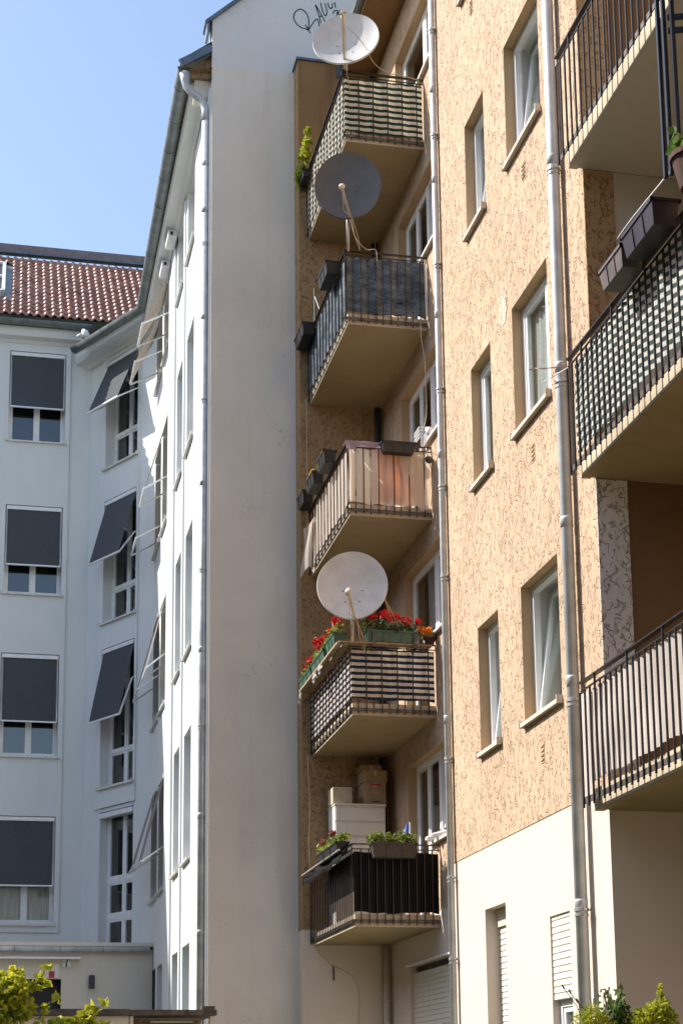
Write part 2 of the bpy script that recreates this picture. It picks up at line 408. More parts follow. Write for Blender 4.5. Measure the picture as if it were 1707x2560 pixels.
# ================================================================== ground
g = MB(); g.quad((-150, -150, 0), (150, -150, 0), (150, 200, 0), (-150, 200, 0)); g.build('ground', 'grass', kind='structure')
g = MB(); g.quad((-9, 26, .004), (2.9, 26, .004), (2.9, 31.2, .004), (-9, 31.2, .004)); g.build('paving', 'paving', kind='structure')
# ================================================================== unseen blocks added round the courtyard to cut low sky light
def plain_block(label, O, u, nrm, length, h, dep):
    T = thing('unseen_courtyard_block', label, 'building', O); L = frame_of(O, u, nrm); hl = []
    for i in range(int(length/3.2)):
        for z in (1.6, 4.8, 8.0, 11.2):
            if z+1.6 < h: hl.append((1+i*3.2, 2.3+i*3.2, z, z+1.6))
    a, r = wall(L, 0, length, 0, h, hl, .25); a.build('wall', 'courtyard_render', T); r.build('window_reveal', 'courtyard_render', T)
    for (p, q, b, t) in hl:
        m = MB(); m.quad(L(p, -.25, b), L(q, -.25, b), L(q, -.25, t), L(p, -.25, t)); m.build('window', 'black', T)
    m = MB(); m.lbox(L, 0, length, -dep, -.26, 0, h-.01); m.build('block', 'courtyard_render', T)
    m = MB(); m.add([L(-.3, .3, h), L(length+.3, .3, h), L(length+.3, -dep/2, h+3.5), L(-.3, -dep/2, h+3.5), L(length+.3, -dep, h), L(-.3, -dep, h)], [(0, 1, 2, 3), (3, 2, 4, 5), (0, 3, 5), (1, 4, 2)]); m.build('roof', 'ochre', T)
plain_block('unseen beige block added behind the camera to cut low sky light', (14, -13, 0), (-1, 0, 0), (0, 1, 0), 32, 15, 10)
plain_block('unseen beige side block added on the left to cut low sky light', (-16, -13, 0), (0, 1, 0), (1, 0, 0), 47, 12.5, 8)
# ================================================================== peach apartment building
XF, XR = 4.56, 5.58
PB = thing('peach_apartment_building', 'peach rendered apartment building with stacked balconies, zinc downpipes and a smooth cream ground floor', 'building', (8, 17, 0))
LF = frame_of((XF, 0, 0), (0, 1, 0), (-1, 0, 0))
FZ = 3.877; TOP = 18.2
fw_holes = []
for s in (4.81, 7.52, 10.235, 12.95, 15.66):
    fw_holes += [(12.52, 13.505, s, s+1.245), (14.185, 14.845, s, s+1.245)]
a, r = wall(LF, 11.58, 16.08, FZ, TOP, fw_holes, .13); a.build('wall', 'peach', PB); r.build('window_reveal', 'reveal', PB)
low_holes = [(14.235, 14.875, .25, 3.29), (12.55, 13.04, .25, 3.03)]
a, r = wall(LF, 11.58, 16.08, 0, FZ, low_holes, .20, -.006); a.build('wall', 'cream', PB); r.build('window_reveal', 'cream', PB)
m = MB(); m.quad((XF, 16.08, 0), (XR, 16.08, 0), (XR, 16.08, TOP), (XF, 16.08, TOP)); m.build('side_wall', 'peach', PB)
# recess wall with door / window openings
LR = frame_of((XR, 0, 0), (0, 1, 0), (-1, 0, 0))
zbs = [14.565, 11.835, 9.107, 6.39, 3.648]
rh = []
for zb in zbs:
    rh += [(20.42, 21.64, zb+.17, zb+2.38, 'l'), (19.3, 20.4201, zb+1.155, zb+2.38, 'r')]
a, r = wall(LR, 16.08, 22.86, FZ, 17.55, rh, .13); a.build('wall', 'peach', PB); r.build('window_reveal', 'reveal', PB)
a, r = wall(LR, 16.08, 22.86, 0, FZ-.002, [(19.3, 21.75, .3, 3.27), *[h for h in rh if h[2] < FZ]], .1, -.003); a.build('wall', 'cream', PB); r.build('window_reveal', 'cream', PB)
# back wall (end of the wing, standing proud of the white firewall)
LB = frame_of((0, 22.86, 0), (1, 0, 0), (0, -1, 0))
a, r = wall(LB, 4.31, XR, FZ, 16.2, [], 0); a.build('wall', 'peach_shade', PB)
m = MB(); m.quad((4.31, 22.86, 16.2), (XR+2, 22.86, 16.2), (XR+2, 22.86, 17.66), (4.31, 22.86, 17.66)); m.build('wall', 'ochre', PB)
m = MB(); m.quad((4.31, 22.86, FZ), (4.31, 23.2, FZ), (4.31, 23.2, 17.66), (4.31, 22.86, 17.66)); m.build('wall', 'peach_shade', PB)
m = MB(); m.quad((4.31, 22.86, 0), (XR, 22.86, 0), (XR, 22.86, FZ), (4.31, 22.86, FZ)); m.quad((4.31, 22.86, 0), (4.31, 23.2, 0), (4.31, 23.2, FZ), (4.31, 22.86, FZ)); m.build('wall', 'cream', PB)
m = MB(); m.box(4.28, 7.5, 22.83, 23.19, 17.66, 17.70); m.build('wall_coping', 'flash', PB)
m = MB(); m.box(4.93, 5.03, 22.80, 22.855, 17.42, 17.655); m.build('junction_box', 'flash', PB)
# eave over the recess
m = MB(); m.quad((5.02, 16.2, 17.56), (5.02, 22.85, 17.56), (5.7, 22.85, 17.60), (5.7, 16.2, 17.60)); m.quad((5.02, 16.2, 17.56), (5.02, 22.85, 17.56), (5.02, 22.85, 17.78), (5.02, 16.2, 17.78)); m.build('eave_soffit', 'ochre', PB)
m = MB(); m.tube([(4.98, 16.2, 17.70), (4.98, 22.9, 17.70)], .085, 10); m.build('gutter', 'zinc_dark', PB)
m = MB(); m.quad((4.95, 16.2, 17.80), (4.95, 22.86, 17.80), (11, 22.86, 22.2), (11, 16.2, 22.2)); m.quad((4.2, 2, 18.25), (4.2, 16.08, 18.25), (11, 16.08, 23), (11, 2, 23)); m.build('roof', 'zinc_dark', PB)
m = MB(); m.quad((11, 2, 0), (11, 22.86, 0), (11, 22.86, 22.2), (11, 2, 22.2)); m.quad((XR, 22.86, 0), (11, 22.86, 0), (11, 22.86, 17.66), (XR, 22.86, 17.66)); m.build('rear_wall', 'peach', PB)
# facade windows
for i, s in enumerate((4.81, 7.52, 10.235, 12.95, 15.66)):
    z1 = s+1.245
    tr = {0: ((0,), (0,)), 1: (None, None), 2: ((0,), (0,)), 3: (None, None), 4: (None, None)}[i]
    window(PB, LF, 12.52, 13.505, -.10, s, z1, () if tr[0] else (.30,), sill=(.05, .0), sillmat='sill_stone', curtain=[(0, 1)], tilt=tr[0], inner='white')
    window(PB, LF, 14.185, 14.845, -.10, s, z1, (), sill=(.05, .0), sillmat='sill_stone', curtain=[(.02, .98)], tilt=tr[1], inner='white')
# pale repair patch in the render
m = MB(); random.seed(3); K = 18; P_ = []
for k in range(K):
    a_ = 2*math.pi*k/K; rr = random.uniform(.75, 1.1); P_.append((XF-.004, 13.76+.13*rr*math.cos(a_), 8.91+.20*rr*math.sin(a_)))
m.add(P_, [tuple(range(K))]); m.build('repair_patch', 'patch', PB)
# shutters on the ground floor
def shutter(parent, L, u0, u1, n, z0, z1, pitch=.055, box=.0):
    s = MB(); s.lbox(L, u0, u1, n-.03, n-.010, z0, z1); o = s.build('shutter', 'shutter', parent)
    z = z0; me = None
    while z < z1-pitch*.5:
        if me is None:
            q = MB(); q.hexa([L(u0, n-.010, z+.001), L(u1, n-.010, z+.001), L(u1, n, z+.006), L(u0, n, z+.006), L(u0, n-.010, z+pitch-.002), L(u1, n-.010, z+pitch-.002), L(u1, n-.003, z+pitch-.005), L(u0, n-.003, z+pitch-.005)])
            first = q.build('shutter_slat', 'shutter', o); me = first.data; zz = z
        else:
            c = bpy.data.objects.new('shutter_slat', me); COL.objects.link(c); c.parent = o; c.location = (0, 0, z-zz)
        z += pitch
    if box:
        b = MB(); b.lbox(L, u0-.01, u1+.01, n-.1, n+.02, z1, z1+box); b.build('shutter_box', 'sill_stone', o)
    return o
shutter(PB, LF, 12.55, 13.04, -.02, 2.33, 3.03)
window(PB, LF, 12.55, 13.04, -.07, .25, 2.33, (), curtain=[(0, 1)])
shutter(PB, LF, 14.235, 14.875, -.135, .25, 3.12, box=.16)
shutter(PB, LR, 19.3, 21.75, -.05, .3, 3.18, .065)
m = MB(); m.lbox(LR, 19.25, 21.8, 0, .06, 3.27, 3.29); m.build('shutter_hood', 'frame', PB)
# balcony doors and windows in the recess
for i, zb in enumerate(zbs):
    window(PB, LR, 20.42, 21.64, -.12, zb+.17, zb+2.38, () if i in (0, 3) else (.5,), curtain=None if i != 3 else [(.1, .6)])
    window(PB, LR, 19.3, 20.416, -.12, zb+1.155, zb+2.38, (.5,), sill=(.06, 0), tilt=(1,) if i in (1, 4) else None, curtain=[(.3, 1)] if i == 3 else None)
# downpipes with clamps
def downpipe(parent, x, y, z0, z1, r, clamps, joints, matp='zinc_new', wallx=None):
    m = MB(); m.tube([(x, y, z0), (x, y, z1)], r, 16); p = m.build('downpipe', matp, parent, smooth=True)
    for z in clamps:
        c = MB(); c.tube([(x, y, z-.012), (x, y, z+.012)], r+.008, 16); c.tube([(x, y, z-.05), (x, y, z-.035)], r+.006, 16)
        c.bar((x, y, z), (wallx if wallx else x+.12, y, z), .012); c.bar((x+.01, y-r-.02, z), (x+.01, y-r, z), .02); c.build('pipe_clamp', 'galv', p)
    for z in joints:
        c = MB(); c.tube([(x, y, z-.09), (x, y, z-.015), (x, y, z)], [r+.0015, r+.0015, r+.0035], 16); c.build('pipe_joint', matp, p, smooth=True)
    return p
downpipe(PB, 4.485, 12.06, 0, 18, .05, (2.98, 4.66, 7.38, 9.32, 11.6), (3.06, 4.86, 7.55, 9.45, 6.2), wallx=XF)
downpipe(PB, 4.512, 15.84, 0, 18, .034, (2.9, 3.72, 4.95, 6.9, 7.9, 9.0, 10.45, 12.0, 13.3), (5.4, 8.3, 9.9, 11.5, 12.6), wallx=XF)
# black wall pipe in the recess corner
m = MB(); m.tube([(5.5, 22.78, 3.9), (5.5, 22.78, 17.5)], .045, 10); m.build('soil_pipe', 'black', PB, smooth=True)
m = MB(); m.tube([(5.5, 22.78, 0), (5.5, 22.78, 3.62)], .045, 10); m.tube([(5.5, 22.78, 2.85), (5.5, 22.78, 2.9)], .055, 10); m.build('soil_pipe', 'cream', PB, smooth=True)
for (y, z) in ((13.03, 9.9), (13.03, 7.16), (13.05, 4.44), (14.48, 12.63)):
    m = MB()
    m.box(XF-.004, XF+.02, y-.045, y+.045, z-.09, z+.07)
    o = m.build('vent_grille', 'reveal', PB)
    for k in range(4):
        q = MB(); q.box(XF-.012, XF-.004, y-.035, y+.035, z-.07+k*.04, z-.055+k*.04); q.build('vent_slat', 'peach', o)
# side wall of the right hand loggia (faces the camera)
YR = 11.58
def yq(x0, x1, z0, z1, mat, y=YR, name='wall'):
    m = MB(); m.quad((x0, y, z0), (x1, y, z0), (x1, y, z1), (x0, y, z1)); return m.build(name, mat, PB)
def ybox(x0, x1, z0, z1, mat, name='wall_strip'):
    m = MB(); m.box(x0, x1, YR-.014, YR-.002, z0, z1); return m.build(name, mat, PB)
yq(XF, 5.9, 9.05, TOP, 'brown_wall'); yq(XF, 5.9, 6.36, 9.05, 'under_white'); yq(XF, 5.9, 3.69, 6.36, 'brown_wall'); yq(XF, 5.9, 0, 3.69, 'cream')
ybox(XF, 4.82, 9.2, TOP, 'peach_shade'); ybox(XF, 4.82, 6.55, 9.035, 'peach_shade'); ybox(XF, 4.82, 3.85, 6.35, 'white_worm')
m = MB(); m.quad((5.9, 2, 0), (5.9, YR, 0), (5.9, YR, TOP), (5.9, 2, TOP)); m.build('wall', 'peach', PB)
# ------------------------------------------------------------------ balconies
BARM = {}
def bar_mesh(h, mat, t=.013):
    k = (round(h, 3), mat, t)
    if k not in BARM:
        m = MB(); m.box(-t/2, t/2, -t/2, t/2, 0, h)
        me = bpy.data.meshes.new('baluster'); me.from_pydata(m.v, [], m.f); me.materials.append(MT[mat]); BARM[k] = me
    return BARM[k]
def place_bar(parent, p, h, mat='iron', t=.013):
    o = bpy.data.objects.new('baluster', bar_mesh(h, mat, t)); COL.objects.link(o); o.parent = parent
    o.location = V(p)-root_loc(parent); return o
def balcony(zb, x0, x1, y0, y1, rail, under, label, nshort=11, nlong=25, weave=False, xo=.03, bar_t=.013, rail_mat='iron', long_top=None):
    m = MB(); rim = .075
    m.box(x0+rim, x1, y0+rim, y1, zb+.012, zb+.15)
    m.box(x0, x1, y0, y0+rim, zb, zb+.16); m.box(x0, x0+rim, y0+rim, y1, zb, zb+.16)
    b = m.build('balcony', under, PB, label=label)
    f = MB(); f.box(x0-.003, x0-.0005, y0-.003, y1, zb+.004, zb+.163); f.box(x0, x1, y0-.003, y0-.0005, zb+.004, zb+.163); f.build('slab_edge', 'slabedge', b)
    xr_, yr_ = x0-xo, y0-xo
    e = MB(); e.box(xr_-.004, xr_+.004, yr_-.004, y1, zb+.05, zb+.095); e.box(xr_+.004, x1, yr_-.004, yr_+.004, zb+.05, zb+.095); e.build('edge_band', 'band', b)
    zt = zb+rail; hr = MB()
    hr.box(xr_-.022, xr_+.022, yr_-.022, y1, zt-.012, zt); hr.box(xr_+.022, x1, yr_-.022, yr_+.022, zt-.012, zt); hr.build('handrail', rail_mat, b)
    lr = MB(); lr.box(xr_-.006, xr_+.006, yr_-.006, y1, zt-.075, zt-.063); lr.box(xr_+.006, x1, yr_-.006, yr_+.006, zt-.075, zt-.063); lr.build('lower_rail', 'iron', b)
    h = rail-.075-.025
    for i in range(1, nshort):
        place_bar(b, (xr_+(x1-xr_)*i/nshort, yr_+(.026 if weave and i % 2 else -.011), zb+.025), h, 'iron', bar_t)
    for i in range(nlong+1):
        hh = rail-.012-.02 if i % 6 == 0 else h
        place_bar(b, (xr_+(.026 if weave and i % 2 else -.011), yr_+(y1-yr_)*i/nlong, zb+.02), hh, 'iron', bar_t)
    return b
BL = []
names = ['topmost left balcony of the stack', 'second balcony from the top of the left stack', 'middle balcony of the left stack', 'fourth balcony from the top of the left stack', 'lowest balcony of the left stack']
for zb, rl, nm in zip(zbs, (1.065, 1.07, 1.02, .98, 1.06), names):
    BL.append(balcony(zb, 4.465, XR, 20.12, 22.85, rl, 'under', nm, weave=zb > 5))
RZ = [9.04, 6.35, 3.68]
for zb, nm, un in zip(RZ, ('topmost right balcony with open bars', 'middle right balcony with a green striped screen', 'lowest right balcony with a beige screen'), ('under_white', 'under', 'under')):
    BL.append(balcony(zb, 4.44, 5.9, 8.75, YR-.003, 1.0, un, nm, 12, 27, xo=.07, bar_t=.014))
# ------------------------------------------------------------------ privacy screens
def screen(name, mat, label, cat, zb, b, t, long=True, short=True, amp=.014, y1=22.84, sag=.006, xr_=4.435, yr_=20.09, per=.1015, group=None, ragged=0):
    T = thing(name, label, cat, (4.9, 20.4, zb+b), group)
    if short:
        def fs(s, q):
            x = xr_+.012+(5.55-xr_)*s
            rg = ragged*(math.sin(s*23)+math.sin(s*9+1))*(1-q)
            return (x, yr_+.004-amp*math.cos(math.pi*(x-xr_)/per)*.9+.004*math.sin(q*7+s*5), zb+b+(t-b)*q+sag*math.sin(s*17+q)+rg)
        m = MB(); m.grid(fs, 66, 8); m.build('short_panel', mat, T, smooth=True)
    if long:
        def fl(s, q):
            y = yr_+.012+(y1-yr_)*s
            rg = ragged*(math.sin(s*31)+math.sin(s*13+2))*(1-q)
            return (xr_+.010-amp*.5*math.cos(math.pi*(y-yr_)/.1104)+.004*math.sin(q*6+s*9), y, zb+b+(t-b)*q+sag*math.sin(s*29+q*2)+rg)
        m = MB(); m.grid(fl, 110, 8); m.build('long_panel', mat, T, smooth=True)
    return T
GS = 'fabric privacy screens tied to the balcony railings'
screen('privacy_screen', 'fab_green', 'green and white striped screen on the topmost left balcony, under the white dish', 'privacy screen', zbs[0], .14, .97, amp=.006, ragged=.006, group=GS)
screen('privacy_screen', 'fab_slate', 'dark grey stone print screen on the balcony with the dark satellite dish', 'privacy screen', zbs[1], .17, .98, amp=.022, ragged=.004, group=GS)
T = screen('privacy_screen', 'fab_pink', 'pale pink sheet hung inside the railing of the middle left balcony', 'privacy screen', zbs[2], .17, .94, amp=.014, ragged=.008, y1=22.5, group=GS)
m = MB(); m.grid(lambda s, q: (5.50+.03*q-(.40-.30*q+.06*math.sin(q*3))*s, 20.072+.008*math.sin(s*7+q*3), zbs[2]+.94-.80*q-.05*s*q), 14, 12); m.build('loose_flap', 'fab_pink', T, smooth=True)
m = MB(); m.grid(lambda s, q: (4.43-(.13-.03*q)*s+.015*math.sin(q*6+s*4), 22.74-.30*(1-s)+.05*math.sin(s*8+q*3), zbs[2]-.06+.86*q+.14*math.sin(s*3.1)*(1-q)-.10*s*q), 18, 14); m.build('loose_flap', 'fab_pink', T, smooth=True)
o = recenter(MB().grid(lambda s, q: (4.82+.46*s, 20.13+.02*math.sin(s*20), zbs[2]+.22+.74*q), 20, 4).build('orange_glow_cloth', 'fab_orange', smooth=True)); tag(o, 'orange cloth added behind the pale pink sheet for its sunlit glow', 'cloth')  # added to colour the backlit glow of the sheet
def drape(s, q):
    x = 4.40+.86*s; back = q
    if q < .5: return (x, 20.12+.16*(1-2*q), zbs[2]+1.032+.006*math.sin(s*22+q*5))
    k = (q-.5)*2
    return (x, 20.062-.012*k+.012*math.sin(s*15)*k, zbs[2]+1.03-k*(.11-.09*s)*(1+.25*math.sin(s*19)))
o = recenter(MB().grid(drape, 40, 10).build('mauve_cloth', 'fab_mauve', smooth=True)); tag(o, 'mauve cloth draped over the handrail above the pink sheet', 'cloth')
screen('privacy_screen', 'fab_blue', 'faded blue and white striped screen below the red geraniums', 'privacy screen', zbs[3], .21, .89, amp=.005, ragged=.006, group=GS)
screen('privacy_screen', 'fab_black', 'black fabric screen across the front of the lowest left balcony', 'privacy screen', zbs[4], .18, .95, long=False, amp=.008, ragged=.005, group=GS)
# partial dark lining on the lowest balcony's long side and its rolled awning
m = MB(); m.grid(lambda s, q: (4.458+.004*math.sin(s*40), 20.11+1.6*s, zbs[4]+.45+.5*q), 40, 4); o = recenter(m.build('dark_lining', 'fab_black', smooth=True)); tag(o, 'dark lining tied inside the bars of the lowest left balcony', 'privacy screen', GS)
T = thing('folded_awning', 'black folded awning slung along the outer rail of the lowest left balcony', 'awning', (4.3, 21.4, 4.5))
m = MB(); m.grid(lambda s, q: (4.43-.14*math.sin(q*math.pi*.62)-.02*math.sin(s*14)*q, 20.12+2.6*s, zbs[4]+1.05-.21*q+.012*math.sin(s*25+q*3)), 50, 8); m.build('awning_fabric', 'fab_black', T, smooth=True)
m = MB(); m.tube([(4.27, 20.12, zbs[4]+.98), (4.27, 22.75, zbs[4]+.98)], .014, 8); m.build('awning_bar', 'galv', T)
# right hand screens
def rscreen(mat, label, zb, b, t, amp, y0, y1, ragged=0, bl=0):
    T = thing('privacy_screen', label, 'privacy screen', (4.4, 10, zb+b), GS)
    def fl(s, q):
        y = y0+(y1-y0)*s
        return (4.398-amp*math.cos(math.pi*2*(y-y0)/.105)+.004*math.sin(q*6+s*9), y, zb+b+bl*s*(1-q)+(t-b)*q+ragged*(math.sin(s*31)+math.sin(s*13+2))*(1-q)+.008*abs(math.sin((y-y0)*math.pi/.105))*q)
    m = MB(); m.grid(fl, 130, 8); m.build('long_panel', mat, T, smooth=True); return T
rscreen('fab_green2', 'faded green and white striped screen on the middle right balcony', RZ[1], .17, .93, .008, 8.76, 11.52, .008)
rscreen('fab_beige', 'beige fabric screen on the lowest right balcony, tied at the top', RZ[2], .21, .91, .012, 8.76, 11.49, .008)
m = MB(); m.grid(lambda s, q: (4.37-.01*math.sin(s*3), 11.42+.17*s, RZ[2]+.10+.80*q), 10, 6); o = recenter(m.build('screen_end', 'fab_beige', smooth=True)); tag(o, 'loose end of the beige screen hanging past the last bar by the downpipe', 'cloth')
# ================================================================== white apartment building
WB = thing('white_apartment_building', 'white rendered courtyard building with tiled roof, tall windows and a bare firewall', 'building', (4, 32, 0))
XC, YW = 2.994, 23.2
# firewall
sl_ = .93
m = MB(); gx = 9.0
pts = [(XC, YW, 0), (gx, YW, 0), (gx, YW, 18.42+(gx-XC)*sl_), (XC, YW, 18.42)]
m.quad((XC, YW, 0), (gx, YW, 0), (gx, YW, 17.66), (XC, YW, 17.62)); m.add([(p[0], YW+.3, p[2]) for p in pts], [(3, 2, 1, 0)]); m.quad((XC, YW, 17.5), (XC, YW, 18.42), (XC, YW+.3, 18.42), (XC, YW+.3, 17.5)); m.quad((XC, YW, 0), (XC, YW, 17.5), (XC, YW+.03, 17.5), (XC, YW+.03, 0))
m.build('firewall', 'firewall', WB)
m = MB(); m.quad((XC, YW, 17.62), (gx, YW, 17.66), (gx, YW, 18.42+(gx-XC)*sl_), (XC, YW, 18.42)); m.build('firewall', 'firewall_top', WB)
m = MB(); m.bar((XC-.10, YW+.13, 18.36), (gx, YW+.13, 18.36+(gx-XC+.1)*sl_), .36, .05); m.box(XC-.085, XC-.045, YW-.03, YW+.29, 18.19, 18.37); m.build('verge_flashing', 'flash', WB)
LC = frame_of((XC, 0, 0), (0, 1, 0), (-1, 0, 0))
sills = [15.9, 12.33, 8.74, 5.28, 1.8]; CW = [(25.33, 26.38), (27.0, 27.93), (29.42, 30.48), (30.78, 31.93)]
ch = []
for s in sills:
    for (p, q) in CW: ch.append((p, q, s, min(s+2.12, 17.25)))
ch = [(p, q, s, 17.25 if s > 15 else t) for (p, q, s, t) in ch]
a, r = wall(LC, YW+.03, 32.1, 0, 17.42, ch, .24); a.build('wall', 'white', WB); r.build('window_reveal', 'white', WB)
for k in ((28.15, 29.2), (23.23, 25.1), ):
    m = MB(); m.lbox(LC, k[0], k[1], 0, .035, 0, 17.25); m.build('pilaster', 'white', WB)
m = MB(); m.lbox(LC, 26.62, 26.78, 0, .03, 0, 17.25); m.build('pilaster', 'white', WB)
P0 = V((XC, 32.1, 0)); d1 = V((-.485, .8745, 0)); n1 = V((-.8745, -.485, 0))
LD = frame_of(P0, d1, n1); YD = 34.29
LE = frame_of((0, YD, 0), (1, 0, 0), (0, -1, 0))
DT = 2.50; dh = [(.62, 1.85, 14.87, 17.32), (.62, 1.85, 11.41, 14.12), (.62, 1.85, 7.86, 10.83), (.62, 1.85, 1.6, 7.33)]
a, r = wall(LD, 0, DT, 0, 17.6, dh, .02); a.build('wall', 'white', WB)
a, r = wall(LD, .54, 2.05, 7.42, 17.6, dh, .27, .03); a.build('wall_field', 'white', WB); r.build('window_reveal', 'white', WB)
m = MB(); m.lbox(LD, .54, .545, 0, .03, 7.42, 17.6); m.lbox(LD, 2.045, 2.05, 0, .03, 7.42, 17.6); m.lbox(LD, .54, 2.05, 0, .0295, 7.42, 7.43); m.build('field_edge', 'white', WB)
_, r = wall(LD, 0, DT, 0, 17.6, [dh[3]], .25, 0); r.build('window_reveal', 'white', WB)
eh = []
for x0 in (-7.5, -5.0, -2.5, 0.0):
    for (s, t) in ((15.63, 17.70), (12.17, 14.14), (8.62, 10.83), (5.09, 7.33)): eh.append((x0, x0+1.215, s, t))
a, r = wall(LE, -14, 1.79, 0, 18.0, eh, .03); a.build('wall', 'white', WB)
a, r = wall(LE, -14, 1.33, 4.9, 18.0, eh, .24, .035); a.build('wall_field', 'white', WB); r.build('window_reveal', 'white', WB)
m = MB(); m.lbox(LE, 1.325, 1.33, 0, .035, 4.9, 18.0); m.build('field_edge', 'white', WB)
# windows
for (p, q, s, t) in ch:
    tall = s > 4
    window(WB, LC, p, q, -.2, s, t, (.5,), transom=s+.78 if tall else None, sill=(.06, .02))
for (p, q, s, t) in dh[:3]: window(WB, LD, p, q, -.2, s, t, (.5,), transom=s+.76, sill=(.09, .04), fw=.052)
p, q, s, t = dh[3]; window(WB, LD, p, q, -.2, 5.92, t, (.5,), fw=.052); window(WB, LD, p, q, -.2, 5.16, 5.918, (.5,), fw=.052); window(WB, LD, p, q, -.2, 1.6, 5.158, (.5,), fw=.052)
for (p, q, s, t) in eh: window(WB, LE, p, q, -.19, s, t, (.5,), sill=(.09, .03), fw=.05, curtain=[(0, 1)] if (s < 6 and p == 0) else None)
# drop blinds on the facade that faces us
def blind(L, u0, u1, zt, zb):
    m = MB(); m.lbox(L, u0, u1, -.06, .03, zt-.10, zt-.02); c = m.build('blind', 'alu', WB)
    f = MB(); f.grid(lambda s, q: L(u0+.035+(u1-u0-.07)*s, .0+.05*(1-q)+.006*math.sin(s*9+zb)+.004*math.sin(q*7+s*4+zb*2), zb+(zt-.1-zb)*q), 12, 12); f.build('blind_fabric', 'shade_fab', c)
    b = MB(); b.lbox(L, u0+.02, u1-.02, .035, .075, zb-.03, zb); b.build('bottom_bar', 'alu', c)
    for u in (u0+.012, u1-.012):
        k = MB(); k.bar(L(u, .0, zt-.1), L(u, .0, zb+.45), .014); k.bar(L(u, .0, zb+.45), L(u, .055, zb-.015), .016); k.build('blind_arm', 'alu', c)
for x0 in (-2.5, 0.0):
    for zt, zb in ((17.70, 16.40), (14.14, 12.80), (10.83, 9.36), (7.33, 5.88)): blind(LE, x0+.02, x0+1.195, zt, zb)
# drop arm awnings
def awning(L, u0, u1, zt, out, zb, piv, fab, cass=True):
    m = MB(); m.lbox(L, u0+.01, u1-.01, -.07, .03, zt-.10, zt-.02); c = m.build('awning', 'alu', WB)
    f = MB(); f.grid(lambda s, q: L(u0+.03+(u1-u0-.06)*s, .0+out*(1-q), zb+(zt-.06-zb)*q+.012*math.sin(q*math.pi)), 4, 6); f.build('awning_fabric', fab, c)
    b = MB(); b.bar(L(u0, out, zb), L(u1, out, zb), .035); b.build('front_bar', 'alu', c)
    for u in (u0+.01, u1-.01):
        k = MB(); k.bar(L(u, -.05, piv+.08), L(u, .06, piv), .026); k.bar(L(u, .06, piv), L(u, out, zb-.005), .028); k.build('awning_arm', 'alu', c)
for zt, out, zb, pv in ((17.32, .52, 16.0, .3), (14.12, .42, 12.61, .5), (10.83, .35, 9.18, .8)): awning(LD, .64, 1.83, zt, out, zb, zb+pv, 'awn_fab')
m = MB(); m.lbox(LD, .63, 1.84, -.07, .03, 7.21, 7.31); m.build('awning', 'alu', WB)
for (p, q), vals in ((CW[2], ((17.25, .52, 16.22), (14.45, .44, 12.87), (10.86, .35, 9.38), (7.40, .40, 5.75))), (CW[3], ((17.25, .54, 16.06), (14.45, .47, 12.35), (10.86, .39, 9.30), (7.40, .42, 5.85)))):
    for zt, out, zb in vals: awning(LC, p+.02, q-.02, zt, out, zb, zb+.24, 'awn_beige')
# cornices, gutters, roofs
def extr(L, u0, u1, prof, mat, name):
    m = MB(); m.add([L(u0, a, z) for a, z in prof]+[L(u1, a, z) for a, z in prof], [])
    n_ = len(prof)
    for i in range(n_): m.f.append((i, (i+1) % n_, (i+1) % n_+n_, i+n_))
    m.f.append(tuple(range(n_))); m.f.append(tuple(range(n_, 2*n_))[::-1]); return m.build(name, mat, WB)
cor = [(0, 17.28), (.06, 17.28), (.10, 17.34), (.26, 17.36), (.30, 17.46), (.30, 17.56), (0, 17.56)]
extr(LC, YW+.31, 31.9, cor, 'white', 'cornice')
extr(LD, -.35, 2.62, [(a_*1.25, z_+.12) for a_, z_ in cor], 'white', 'cornice')
extr(LE, -14, 1.55, [(a_*1.0, z_+.60) for a_, z_ in cor], 'white', 'cornice')
def gutter(path, r, name='gutter'):
    P = [V(p) for p in path]; m = MB(); n_ = 10; o = []
    for i, p in enumerate(P):
        if i == 0: d = (P[1]-P[0]).normalized(); sc = 1
        elif i == len(P)-1: d = (P[-1]-P[-2]).normalized(); sc = 1
        else:
            e1 = (P[i]-P[i-1]).normalized(); e2 = (P[i+1]-P[i]).normalized(); d = (e1+e2).normalized(); sc = 1/max(.4, d.dot(e1))
        x = d.cross(V((0, 0, 1)))*sc
        for k in range(n_+1):
            a = math.pi*k/n_; m.v.append(p+x*math.cos(a)*r-V((0, 0, 1))*math.sin(a)*r)
    for i in range(len(P)-1):
        for k in range(n_):
            a = i*(n_+1)+k; m.f.append((a, a+1, a+n_+2, a+n_+1))
    m.f.append(tuple(range(n_+1))); m.f.append(tuple(range((len(P)-1)*(n_+1), len(P)*(n_+1))))
    g_ = m.build(name, 'zinc_dark', WB, smooth=True)
    # beads and joint seams
    b = MB()
    for i in range(len(P)-1):
        d = (P[i+1]-P[i]); ln = d.length; d.normalize(); x = d.cross(V((0, 0, 1)))
        k = .5
        while k < ln:
            c = P[i]+d*k; b.tube([c+x*math.cos(a)*(r+.004)-V((0, 0, 1))*math.sin(a)*(r+.004) for a in [math.pi*j/10 for j in range(11)]], .005, 5); k += .9
    b.build('gutter_joint', 'zinc_dark', g_)
    return g_
gutter([(2.56, 23.27, 17.58), (2.63, 31.47, 17.58), (1.36, 33.68, 17.58)], .11)
gutter([(-14, 33.87, 18.24), (1.75, 33.87, 18.24)], .10)
m = MB(); m.bar((2.50, 23.24, 17.62), (XC, 23.24, 17.95), .05, .12); m.build('verge_flashing', 'flash', WB)
m = MB(); m.quad((2.52, 23.22, 17.56), (2.6, 31.5, 17.56), (XC+.02, 32, 17.60), (XC+.02, 23.22, 17.60)); m.build('eave_soffit', 'wood', WB)
